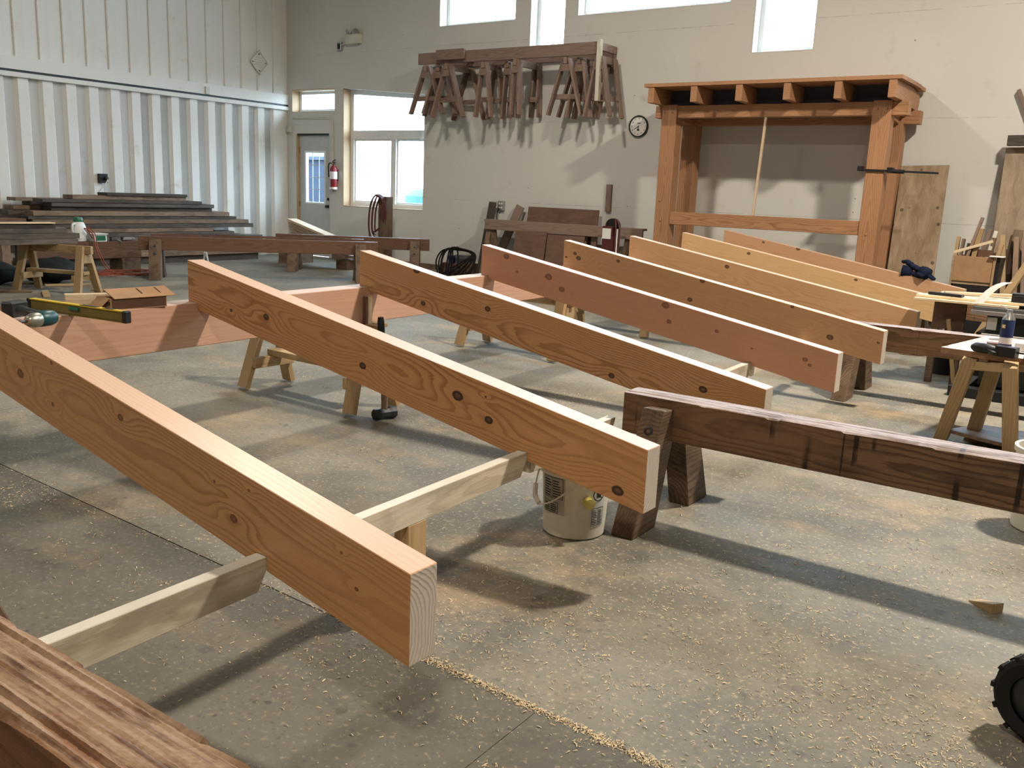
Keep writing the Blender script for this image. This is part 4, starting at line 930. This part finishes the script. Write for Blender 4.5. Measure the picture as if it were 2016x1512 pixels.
A, Bq = PY(1955, 560, 10.3), PY(2030, 510, 10.5); A.z = .30; tag(board('leaning_board', M['pine'], (A.x-.1, 10.3, .01), Bq, .07, .04, None, (0, -1, 1)), 'long pale board slanting up to the right in front of the bin', 'board')
# ------------------------------------------------------------------ planer with boards on its table
t = thing('planer', 'dark green planer on a black skid base at the right edge', 'machine', (-.6, 7.7, 0))
GM = flat('machine_green', (.012, .020, .017), .4, .5); CAST = flat('cast_table', (.16, .165, .165), .35, .5, .7)
for y in (7.14, 8.5): abox('skid', M['black'], -1.09, .55, y, y+.10, 0, .075, t)
for x in (-1.07, -.35, .4): abox('cross_skid', M['darksteel'], x, x+.09, 7.24, 8.5, .0, .06, t)
abox('cabinet', GM, -.93, .35, 7.35, 8.45, .076, .60, t); abox('motor_box', M['black'], -1.0, -.93, 7.45, 8.2, .12, .45, t)
abox('table', CAST, -1.02, .42, 7.28, 8.55, .60, .655, t); abox('side_rail', M['steel'], -1.03, .42, 7.255, 7.275, .60, .63, t)
abox('head', GM, -.70, .30, 7.55, 8.40, .76, .98, t); abox('head_post', GM, -.70, -.55, 7.60, 8.30, .656, .76, t); abox('head_post', GM, .15, .30, 7.60, 8.30, .656, .76, t)
abox('control_box', M['darksteel'], -.80, -.66, 7.42, 7.52, .66, .76, t); abox('control_face', M['black'], -.785, -.675, 7.412, 7.42, .675, .745, t); lathe('hand_wheel', M['steel'], tr(-.5, 7.34, .50) @ rx(PI/2), [(.07, 0), (.08, .01), (.08, .02), (.06, .02)], t, 20, False)
tube('handle', M['steel'], [(-.94, 7.31, .34), (-.94, 7.28, .46), (-.60, 7.28, .46), (-.60, 7.31, .34)], .008, t, 6)
abox('notice', M['paper'], -.925, -.86, 7.338, 7.346, .49, .58, t, 0); abox('cable_cover', M['black'], -.5, -.2, 7.30, 7.35, .2, .3, t)
for k in range(6):
    y = 7.40+.155*(k % 3)+.02*k; zz_ = .657+.020*(k//3)
    tag(board('thin_board', M['pinelight'], (-1.44+.05*(k % 3), y, zz_+.0095), (-.74+.03*k, y, zz_+.0095), .145, .018), ['front', 'middle', 'rear'][k % 3]+' pale board in the '+['lower', 'upper'][k//3]+' layer on the planer table', 'board', 'pale boards lying on the planer table')
tag(board('thin_board', M['pinelight'], (-1.28, 7.60, .708), (-.80, 7.78, .716), .05, .02), 'narrow pale strip lying crosswise on the planer boards', 'board')
tag(board('dark_strip', M['darksteel'], (-1.36, 7.47, .708), (-1.12, 7.42, .708), .06, .02), 'dark metal strip lying on the planer boards', 'strip')
bm = bmesh.new(); q0 = None; a, b = PY(1925, 598, 7.33), PY(1985, 556, 7.6)
for i in range(11):
    f = i/10; p = a.lerp(b, f)+V(0, 0, .035*math.sin(f*PI)); q1 = (bm.verts.new(p+V(-.028, -.03, 0)), bm.verts.new(p+V(.028, .03, 0)))
    if q0: bm.faces.new((q0[0], q0[1], q1[1], q1[0]))
    q0 = q1
bmesh.ops.solidify(bm, geom=bm.faces[:], thickness=.006)
tag(mk('bent_strip', bm, M['paper'], Matrix()), 'bowed white strip hanging off the front of the planer table', 'strip')
t = thing('side_panel', 'brown panel on legs standing left of the planer', 'panel', (-1.15, 7.5, 0))
abox('panel', M['hard'], -1.34, -1.11, 7.6, 7.63, .43, .63, t); abox('leg', M['brownlumber'], -1.16, -1.11, 7.59, 7.64, 0, .43, t); abox('leg', M['brownlumber'], -1.34, -1.29, 7.59, 7.64, 0, .43, t)
A = PY(1868, 628, 7.5); Bq = PY(1880, 652, 7.5); tag(board('offcut', M['pine'], (Bq.x+.05, 7.5, .01), A, .03, .045, None, (0, 1, 0)), 'narrow pale offcut leaning on the brown panel by the planer', 'offcut')
t = thing('small_bucket', 'small dark bucket on the floor below the brown panel', 'bucket', (-1.30, 8.1, 0)); lathe('body', M['black'], WM[t.name], [(.10, 0), (.13, .30), (.135, .30), (.135, .315), (.12, .315), (.09, .02)], t, 20)

# ------------------------------------------------------------------ small work table
zt_ = .585
cn = [PZ(1853, 683, zt_), PZ(1945, 661, zt_), V(-.16, 6.12, zt_), V(-.20, 5.30, zt_)]
t = thing('work_table', 'small plywood work table with splayed pine legs and a low shelf', 'table', (-.6, 5.7, 0))
def plate(name, pts, z0, z1, mat, par):
    bm = bmesh.new(); a = [bm.verts.new((p[0], p[1], z0)) for p in pts]; b = [bm.verts.new((p[0], p[1], z1)) for p in pts]; n = len(pts)
    bm.faces.new(a); bm.faces.new(b)
    for i in range(n): bm.faces.new((a[i], a[(i+1) % n], b[(i+1) % n], b[i]))
    bmesh.ops.recalc_face_normals(bm, faces=bm.faces[:]); return mk(name, bm, mat, Matrix(), par)
M['tabletop'] = worn_top(wood('ply_table', (.22, .115, .062), (.34, .19, .11), 40, 1.6, var=.02), (.62, .58, .56), .98)
plate('top', cn, zt_-.032, zt_, M['tabletop'], t)
F = [(PZ(1852, 866), PZ(1912, 702, .555)), (PZ(1988, 902), PZ(1990, 716, .555)), (PZ(1912, 866), PZ(1962, 706, .555)), (V(-.22, 5.75, 0), V(-.30, 5.62, .555))]
for a, b in F:
    board('leg', M['pine'], V(a.x, a.y, .008), V(b.x, b.y, .551), .07, .085, t, (0, -1, 0))
for a, b in ((0, 1), (2, 3)): board('apron', M['pine'], V(F[a][1].x, F[a][1].y+.0, .505), V(F[b][1].x, F[b][1].y, .53), .035, .045, t)
sh = [V(F[0][0].x+.03, F[0][0].y-.05, 0), V(F[2][0].x+.03, F[2][0].y+.10, 0), V(-.20, 5.92, 0), V(F[1][0].x+.05, F[1][0].y-.06, 0)]
plate('shelf', sh, .062, .082, worn_top(wood('ply_shelf', (.16, .10, .07), (.24, .16, .11), 40, 1.6, var=.02), (.24, .245, .27), .9), t)
def onT(x, y): return PZ(x, y, zt_)
c = onT(1976, 694); t = thing('spray_can', 'navy blue aerosol can with a white cap on the small work table', 'can', (c.x, c.y, zt_)); B = WM[t.name]; S_ = 1.0
lathe('body', M['blue'], B, [(.031, 0), (.033, .004), (.033, .175), (.031, .18)], t, 24); lathe('shoulder', M['steel'], B, [(.0325, .18), (.030, .19), (.020, .205), (.014, .222), (.013, .235), (.002, .236)], t, 20)
lathe('band', M['paper'], B, [(.0333, .05), (.0333, .085)], t, 24, False)
for k, (dz, w, h, m) in enumerate(((.125, .02, .02, 'yellow'), (.125, .012, .012, 'paper'))): box('emblem', M[m], B @ rz(-.5) @ tr(0, -.0332-.0005*k, .145), w, .001, h, t, 0)
board('nozzle_tube', M['paper'], B @ V(0, 0, .228), B @ V(-.05, -.0, .255), .004, .004, t)
c = onT(1945, 697); t = thing('pistol_grip_clamp', 'black pistol-grip clamp lying on the small work table', 'clamp', (c.x, c.y, zt_)); B = tr(c.x, c.y, zt_) @ rz(-.25)
board('bar', M['darksteel'], B @ V(-.05, 0, .03), B @ V(.25, 0, .03), .02, .008, t); lathe('grip', M['black'], B @ tr(-.09, 0, .028) @ ry(PI/2), [(.012, 0), (.026, .02), (.028, .07), (.022, .12), (.012, .13)], t, 14); box('jaw', M['black'], B @ tr(.10, -.02, .03), .10, .06, .055, t); box('jaw', M['black'], B @ tr(.22, -.02, .03), .04, .09, .05, t); board('trigger', M['black'], B @ V(.0, -.01, .02), B @ V(.06, -.06, .015), .02, .02, t)
c = onT(1952, 683); tag(box('orange_block', M['brownbeam'], tr(c.x+.02, c.y, zt_+.014) @ rz(.2), .09, .06, .026), 'small reddish wood block behind the clamp on the work table', 'block')
c = onT(1938, 687); tag(box('paper_slip', M['paper'], tr(c.x, c.y, zt_+.003) @ rz(.5), .12, .07, .005, None, 0), 'white paper slip lying left of the clamp on the work table', 'paper')
c = onT(1962, 670); tag(tube('key_ring', M['steel'], [(c.x+.04*math.cos(a*PI/6), c.y+.02*math.sin(a*PI/6), zt_+.006) for a in range(12)], .004, None, 6, True), 'bright metal ring at the back of the work table', 'ring')
c = onT(2006, 690); tag(abox('white_box', M['white'], c.x-.02, c.x+.12, c.y-.04, c.y+.07, zt_, zt_+.045), 'flat white box right of the aerosol can on the work table', 'box')
# ------------------------------------------------------------------ white pail under the second rafter
def pail(label, cx, cy, h, rb, rt, face, left=True):
    t = thing('pail', label, 'bucket', (cx, cy, 0), face, 'white plastic pails'); B = WM[t.name]
    lathe('body', M['dirtywhite'], B, [(rb-.008, .0), (rb, .008), (rb+(rt-rb)*.80, h*.80), (rt+.008, h*.81), (rt+.008, h*.84), (rt, h*.85), (rt, h*.93), (rt+.010, h*.94), (rt+.010, h), (rt-.004, h), (rt-.006, h*.95), (rb-.01, .012), (.001, .012)], t, 48)
    def patch(nm, mat, a0, a1, z0, z1, off, par=t):
        bm = bmesh.new(); n = 10; prev = None
        for i in range(n+1):
            a = a0+(a1-a0)*i/n; r0 = rb+(rt-rb)*z0/h+off; r1 = rb+(rt-rb)*z1/h+off
            q = (bm.verts.new((r0*math.cos(a), r0*math.sin(a), z0)), bm.verts.new((r1*math.cos(a), r1*math.sin(a), z1)))
            if prev: bm.faces.new((prev[0], q[0], q[1], prev[1]))
            prev = q
        return mk(nm, bm, mat, B, par)
    return t, B, patch
cb = (-1.752, 2.985); fa = math.atan2(-cb[1], -cb[0])
t, B, patch = pail('dirty white plastic pail with printed labels and a yellow fitting, under the second rafter', cb[0], cb[1], .318, .124, .140, fa)
D = math.radians
L1 = patch('label', flat('label_grey', (.40, .38, .34), .7, .2), D(-66), D(-18), .10, .265, .0012)
def printed(par, a0, a1, z0, z1, rows, ink='ink'):
    bm = bmesh.new(); rb, rt, h = .124, .140, .318
    def q(a, b, c, d):
        n = 5
        for i in range(n):
            x0, x1 = a+(b-a)*i/n, a+(b-a)*(i+1)/n; v = []
            for aa, zz_ in ((x0, c), (x1, c), (x1, d), (x0, d)):
                r = rb+(rt-rb)*zz_/h+.0022; v.append(bm.verts.new((r*math.cos(aa), r*math.sin(aa), zz_)))
            bm.faces.new(v)
    rr = random.Random(5)
    e = .004/.13
    q(a0, a1, z1-.002, z1); q(a0, a1, z0, z0+.002); q(a0, a0+e*.5, z0, z1); q(a1-e*.5, a1, z0, z1); q(a0+(a1-a0)*.48, a0+(a1-a0)*.50, z0, z1)
    for k in range(rows):
        z = z0+.006+(z1-z0-.012)*k/rows
        for c in (0, 1):
            s0 = a0+(a1-a0)*(.05+.48*c); s1 = s0+(a1-a0)*rr.uniform(.25, .40)
            q(s0, s1, z, z+(z1-z0)/rows*.38)
    mk('print', bm, M[ink], B, par)
printed(L1, D(-63), D(-21), .165, .25, 7); printed(L1, D(-63), D(-30), .105, .15, 4)
L2 = patch('label', flat('label_white', (.55, .55, .52), .7, .2), D(30), D(58), .055, .265, .0012)
printed(L2, D(31), D(57), .06, .135, 9)
# warning roundel: ring with a bar across a small pail figure
a0, z0 = D(43), .19; bm = bmesh.new()
def onb(da, dz, off=.0026):
    zz_ = z0+dz; r = .124+.016*zz_/.318+off; a = a0+da/.132; return (r*math.cos(a), r*math.sin(a), zz_)
for i in range(28):
    a, b = 2*PI*i/28, 2*PI*(i+1)/28
    bm.faces.new([bm.verts.new(onb(r*math.cos(c), r*math.sin(c))) for r, c in ((.024, a), (.028, a), (.028, b), (.024, b))])
bm.faces.new([bm.verts.new(onb(*p)) for p in ((-.019, .017), (-.016, .020), (.019, -.016), (.016, -.019))])
bm.faces.new([bm.verts.new(onb(*p, .0020)) for p in ((-.010, -.013), (.010, -.013), (.012, .009), (-.012, .009))])
mk('warning_roundel', bm, M['ink'], B, L2)
a = D(21); Wf = B @ rz(a) @ tr(.129, 0, .165) @ ry(PI/2)
yf = lathe('fitting', flat('pale_yellow_plastic', (.55, .50, .14), .35, .5), Wf, [(.020, 0), (.022, .012), (.017, .014), (.017, .026), (.021, .028), (.021, .036), (.012, .037)], t, 18)
rr_ = lambda z: .124+.016*z/.318+.006
def pb(deg, z, off=0): r = rr_(z)+off; return B @ V(r*math.cos(D(deg)), r*math.sin(D(deg)), z)
bl = [pb(-88, .262), pb(-88, .24, .01), pb(-84, .19, .022), pb(-72, .155, .030), pb(-58, .135, .030), pb(-40, .150, .020), pb(-20, .19, .012), pb(2, .235, .008), pb(30, .275, .004), pb(60, .285, .002), pb(88, .262)]
tube('bail', M['dirtywhite'], bez(bl, 6), .0035, t, 6); tube('grip', M['white'], bez(bl[2:5], 6), .010, t, 10)
for s in (-88, 88): lathe('ear', M['dirtywhite'], B @ rz(D(s)) @ tr(rr_(.262)-.008, 0, .262) @ ry(PI/2), [(.016, 0), (.016, .012), (.008, .014)], t, 12)
c = PZ(2052, 1050); cb2 = (c.x, c.y+.06)
t, B, patch = pail('white plastic pail at the right edge behind the near dark trestle', cb2[0], cb2[1], .36, .13, .15, math.atan2(-cb2[1], -cb2[0]))
patch('label', M['red'], D(-45), D(-10), .18, .24, .0015); patch('label', M['ink'], D(-50), D(0), .10, .13, .0015)
# ------------------------------------------------------------------ sledgehammer
p0, p1 = PZ(740, 828), PZ(774, 823); ax = (p1-p0).normalized(); c = (p0+p1)/2
t = thing('sledgehammer', 'sledgehammer standing on its black head below the second rafter', 'hammer', (c.x, c.y, 0))
Wh = frame((c.x, c.y, .036), ax); bm = lathe_bm([(.027, -.074), (.034, -.068), (.035, -.040), (.032, -.022), (.032, .022), (.035, .040), (.034, .068), (.027, .074)], 8)
mk('head', bm, M['darksteel'], Wh @ ry(PI/2) @ rz(PI/8), t)
hp = bez([(c.x, c.y, .02), (c.x-.004, c.y, .15), (c.x-.018, c.y-.005, .35), (c.x-.03, c.y-.01, .60)], 6)
tube('handle', M['brownlumber'], hp, [.016+.004*math.sin(i*.35) for i in range(len(hp))], t, 10); tube('grip', M['blackrub'], hp[-5:], [.020, .021, .021, .020, .016], t, 12)
# ------------------------------------------------------------------ clamp and packing on the ridge beam below rafter three
xb = ridx(3.86)+.004
t = thing('beam_clamp', 'wooden packing stick and screw clamp hanging below the third rafter', 'clamp', (xb, 3.86, .50))
board('packing_stick', M['pinelight'], (xb+.016, 3.862, .505), (xb+.016, 3.862, .69), .032, .03, t, (1, 0, 0)); board('packing_stick', M['brownbeam'], (xb+.014, 3.835, .52), (xb+.014, 3.835, .69), .018, .026, t, (1, 0, 0))
board('jaw', M['pine'], (xb-.04, 3.96, .520), (xb+.08, 3.90, .520), .085, .022, t); box('block', M['brownbeam'], tr(xb+.02, 3.88, .480), .07, .08, .05, t)
# ------------------------------------------------------------------ tools on the near end of the ridge beam
ZR = .742
rear, tip = PZ(106, 624, .785), PZ(44, 634, .785); ax = (tip-rear).normalized(); t = thing('cordless_drill', 'dark teal cordless drill lying on its side on the ridge beam', 'drill', (rear.x, rear.y, ZR))
Wd = frame((rear.x, rear.y, .785), ax); Ld = (tip-rear).length; k = Ld/.20
lathe('motor_housing', M['teal'], Wd @ ry(PI/2), [(.020*k, 0), (.034*k, .006*k), (.039*k, .03*k), (.038*k, .09*k), (.030*k, .10*k)], t, 24)
lathe('chuck', flat('chuck_metal', (.36, .35, .30), .35, .5, .8), Wd @ ry(PI/2), [(.034*k, .10*k), (.036*k, .11*k), (.036*k, .135*k), (.028*k, .160*k), (.020*k, .172*k), (.010*k, .175*k)], t, 24)
cyl('bit', M['darksteel'], Wd @ V(.172*k, 0, 0), Wd @ V(.215*k, 0, 0), .007*k, t, 8)
hb = PZ(28, 607, .775); q0 = Wd @ V(.03*k, 0, 0); hd = V(hb.x-q0.x, hb.y-q0.y, -.012)
tube('grip', M['black'], [q0+hd*f for f in (.1, .3, .55, .8)], [.030*k, .026*k, .024*k, .028*k], t, 12); box('trigger', M['black'], frame(q0+hd*.35+ax*.028, ax), .025, .02, .03, t)
Wb = frame(q0+hd*.98+V(0, 0, .0), ax); box('battery', M['black'], Wb, .125*k, .07*k, .068, t, .008); box('battery_label', M['pinelight'], Wb @ tr(.045, -.036*k, -.004), .03, .002, .04, t, 0)
a, b = PZ(250, 624, ZR+.025), PZ(62, 597, ZR+.025); b = a+(b-a).normalized()*.61
t = thing('spirit_level', 'yellow spirit level laid across the ridge beam with a black end cap', 'level', (a.x, a.y, ZR)); Wv = frame(((a+b)/2).to_tuple()[:2]+(ZR+.024,), (a-b)*Vector((1, 1, 0)))
olive = flat('olive_paint', (.16, .13, .03), .45, .4)
box('web', olive, Wv, .59, .020, .040, t); box('flange', M['yellow'], Wv @ tr(0, 0, .0222), .59, .028, .0045, t, 0); box('flange', olive, Wv @ tr(0, 0, -.0218), .59, .028, .0044, t, 0)
box('end_cap', M['black'], Wv @ tr(.302, 0, 0), .024, .032, .050, t, .004); box('end_cap', M['black'], Wv @ tr(-.302, 0, 0), .024, .032, .050, t, .004)
for x, l in ((.08, .10), (.20, .06)): box('window', M['black'], Wv @ tr(x, 0, .0248), l, .022, .002, t, 0)
cyl('vial', M['green'], Wv @ V(-.03, -.012, .005), Wv @ V(.03, -.012, .005), .008, t, 10)
a, b = PZ(104, 606, ZR), PZ(200, 603, ZR); tag(board('wood_block', M['pinelight'], V(a.x, a.y+.055, ZR+.029), V(b.x, b.y+.03, ZR+.029), .05, .058), 'short pale two by four offcut on the ridge beam behind the level', 'block')
a, b = PZ(222, 612, ZR), PZ(328, 603, ZR); a.x -= .01; L = (b-a).length; Wc = frame(((a+b)/2).to_tuple(), b-a)
t = thing('cardboard_box', 'small torn open cardboard box on the ridge beam', 'box', Wm=Wc); dp = .125; hh = .052
box('side', M['carddark'], Wc @ tr(0, .002, hh/2), L, .003, hh, t, 0); box('side', M['card'], Wc @ tr(0, dp, hh/2), L, .003, hh, t, 0); box('side', M['card'], Wc @ tr(-L/2, dp/2, hh/2), .003, dp, hh, t, 0); box('side', M['card'], Wc @ tr(L/2, dp/2, hh/2), .003, dp, hh, t, 0); box('bottom', M['card'], Wc @ tr(0, dp/2, .002), L, dp, .003, t, 0)
fl1 = box('flap', M['card'], Wc @ tr(.01, 0, hh) @ rx(.35) @ tr(.02, .045, 0), L*1.12, .10, .003, t, 0); box('flap', M['card'], Wc @ tr(-L/2, dp/2, hh) @ ry(-.7) @ tr(-.035, 0, 0), .075, dp*.8, .003, t, 0)
for x in (-.0, .09): box('slit', M['carddark'], Wc @ tr(.01, 0, hh) @ rx(.35) @ tr(.02+x, .055, .0022), .006, .055, .0015, t, 0)
for x in (-.05, -.03, -.01): box('printed_mark', M['ink'], Wc @ tr(-L/2-.0022, dp/2+x, hh*.55), .0008, .012, .014, t, 0)
# ------------------------------------------------------------------ gloves on the farthest rafter
def glove(label, Wm):
    bm = bmesh.new(); bmesh.ops.create_icosphere(bm, subdivisions=2, radius=1)
    for v in bm.verts: v.co = Vector((v.co.x*.060, v.co.y*.047, v.co.z*.018))
    for y, l, a in ((-.033, .070, -.18), (-.011, .085, -.05), (.011, .080, .06), (.032, .062, .2)):
        tube_bm([(.04, y, 0), (.04+l*.5, y+a*.02, .010), (.04+l, y+a*.05, -.006)], [.0125, .0118, .008], 8, bm=bm)
    tube_bm([(-.01, -.035, 0), (.015, -.062, .006), (.045, -.078, 0)], [.015, .0135, .009], 8, bm=bm)
    tube_bm([(-.045, 0, 0), (-.08, 0, .004), (-.115, .002, .0)], [.030, .033, .036], 12, bm=bm)
    for v in bm.verts: v.co.z *= 1.25
    bm.transform(Matrix.Scale(1.4, 4)); o = mk('work_glove', bm, M['navyglove'], Wm, None, True); return tag(o, label, 'glove', 'pair of blue work gloves')
Wr8, L8 = RAFM[7]; xg = -2.02
pg = PY(1806, 543, 10.03); zg = RC-MS*pg.x
glove('navy blue work glove lying on the farthest rafter, fingers to the right', tr(pg.x, 10.055, zg+.030) @ rz(.1) @ ry(.16))
glove('second navy work glove humped over the first on the farthest rafter', tr(pg.x-.03, 10.06, zg+.095) @ rz(2.7) @ ry(-.35) @ rx(.3))
# ------------------------------------------------------------------ wedge, cart wheel
a, b = PZ(1918, 1182), PZ(1962, 1208); Lw = (b-a).length
tag(prism('wooden_wedge', M['pine'], frame(a, b-a), [(0, 0), (Lw, 0), (Lw, .036), (0, .004)], .05, None, .001), 'small pale wooden wedge lying on the floor at the right', 'wedge')
c = PZ(2040, 1462); Rw = .118
t = thing('hand_cart', 'hand cart with a knobbly black tyre cut by the right picture edge', 'cart', (c.x, c.y, 0)); Wc = tr(c.x, c.y, Rw) @ rz(-.35) @ rx(PI/2)
bm = lathe_bm([(.070, -.030), (.100, -.038), (.113, -.028), (.116, 0), (.113, .028), (.100, .038), (.070, .030)], 40, False)
w0 = mk('tyre', bm, M['blackrub'], Wc, t); autosmooth(w0)
for i in range(26):
    a = 2*PI*i/26; box('tread_lug', M['blackrub'], Wc @ rz(a) @ tr(.1145, 0, (.012 if i % 2 else -.012)), .010, .014, .040, w0, 0)
lathe('hub', M['darksteel'], Wc, [(.015, -.04), (.030, -.032), (.070, -.022), (.070, .022), (.030, .032), (.015, .04)], t, 24); ax0 = Wc @ V(0, 0, -.05); ax1 = Wc @ V(0, 0, -.55)
cyl('axle', M['darksteel'], Wc @ V(0, 0, .045), Wc @ V(0, 0, -.46), .010, t, 10)
w1 = put(w0.copy(), Wc @ tr(0, 0, -.42), t)
box('deck', M['darksteel'], Wc @ tr(.24, .115, -.21), .42, .02, .32, t)
for k in (-.05, -.37): board('frame_bar', M['red'], Wc @ V(0, .012, k), Wc @ V(.40, .105, k), .02, .02, t)
# ------------------------------------------------------------------ yard outside the windows
tag(abox('yard_ground', flat('yard_gravel', (.05, .05, .048), .9, .1), -45, 12, YB+.25, 60, -.25, -.12, bev=0), 'gravel yard outside the windows', 'ground', kind='structure')
t = thing('outbuilding', 'blue-grey metal building outside, seen through the door glass', 'building', (-27, 24, -.12)); SB = flat('blue_siding', (.012, .020, .036), .7, .2)
abox('wall', SB, -33, -25.6, 24, 24.4, -.12, 2.2, t); prism('roof', flat('shed_roof', (.03, .045, .06), .7, .2), tr(-29.3, 24.2, 0) @ rz(PI/2), [(-.35, 2.2), (.5, 2.2), (.5, 2.5), (-.35, 2.32)], 7.4, t)
for k in range(4): abox('post', flat('post_%d' % k, (.05, .05, .05)), -32.5+1.6*k, -32.35+1.6*k, 23.9, 23.98, -.12, 2.2, t)
t = thing('tank', 'teal tank outside, behind the lower right window pane', 'tank', (-15.4, 17.5, -.12)); lathe('shell', flat('teal_tank_paint', (.045, .115, .115), .7, .2), tr(-15.0, 17.5, -.12), [(.6, 0), (.6, 1.25), (.45, 1.4), (.01, 1.45)], t, 24)

# ------------------------------------------------------------------ sawdust and shavings
rs = random.Random(21)
cores = [(PZ(1150, 1230), .55, 3), (PZ(1500, 1330), .45, 3), (PZ(1350, 1150), .5, 2), (PZ(1600, 1430), .3, 2), (PZ(960, 1240), .25, 2), (PZ(640, 1240), .22, 1.6), (PZ(1720, 1130), .35, 1.5), (PZ(1560, 960), .6, 1.4),
         (PZ(1850, 1480), .2, 2), (PZ(1130, 785), .14, 2.2), (PZ(20, 975), .12, 1.2), (PZ(650, 760), .3, .8), (PZ(820, 930), .5, .8), (PZ(1800, 790), .12, 1.6), (PZ(1900, 1150), .3, 1.2), (PZ(400, 1130), .4, 1.0), (PZ(580, 740), .12, .8), (PZ(60, 560), .6, .6)]
tw = sum(c[2] for c in cores)
verts, faces = [], []
def flake(x, y, l, w, a, curl, z=0.0006):
    ca, sa = math.cos(a), math.sin(a); i0 = len(verts); n = 3
    for k in range(n+1):
        u = k/n-.5; bx = u*l; bz = z+curl*(.25-u*u)*4*l*.35+.0008
        by = curl*.3*l*u*u*4
        for s in (-1, 1): verts.append((x+bx*ca-(by+s*w/2)*sa, y+bx*sa+(by+s*w/2)*ca, bz+(.0008 if s > 0 else 0)))
    for k in range(n): faces.append((i0+2*k, i0+2*k+1, i0+2*k+3, i0+2*k+2))
def one(x, y):
    l = rs.choice((.002, .003, .004, .005, .007, .010, .014))*rs.uniform(.7, 1.2); flake(x, y, l, min(l*.45, rs.uniform(.0012, .0032)), rs.uniform(0, 6.28), rs.uniform(-.1, 1.1) if l > .008 else rs.uniform(0, .4))
for c, r, wgt in cores:
    for _ in range(int(9500*wgt/tw)):
        one(c.x+rs.gauss(0, r), c.y+rs.gauss(0, r*.8))
for _ in range(3500):
    x = rs.uniform(-5.5, .6); y = rs.uniform(.2, 8.0); one(x, y)
for _ in range(3200):                          # swept into the control joint
    x = rs.uniform(-1.75, .1); one(x, jl(x)+rs.gauss(0, .009))
for _ in range(500):
    x = rs.uniform(-5, -1.8); one(x, jl(x)+rs.gauss(0, .02))
for _ in range(110):
    c = rs.choice(cores)[0]; cx_, cy_ = c.x+rs.gauss(0, .4), c.y+rs.gauss(0, .35)
    for _ in range(26): one(cx_+rs.gauss(0, .022), cy_+rs.gauss(0, .014))
me = bpy.data.meshes.new('wood_shavings'); me.from_pydata(verts, [], faces); me.materials.append(M['shaving'])
tag(put(bpy.data.objects.new('wood_shavings', me), Matrix()), 'pale wood shavings and sawdust scattered over the concrete floor', 'shavings', kind='stuff')
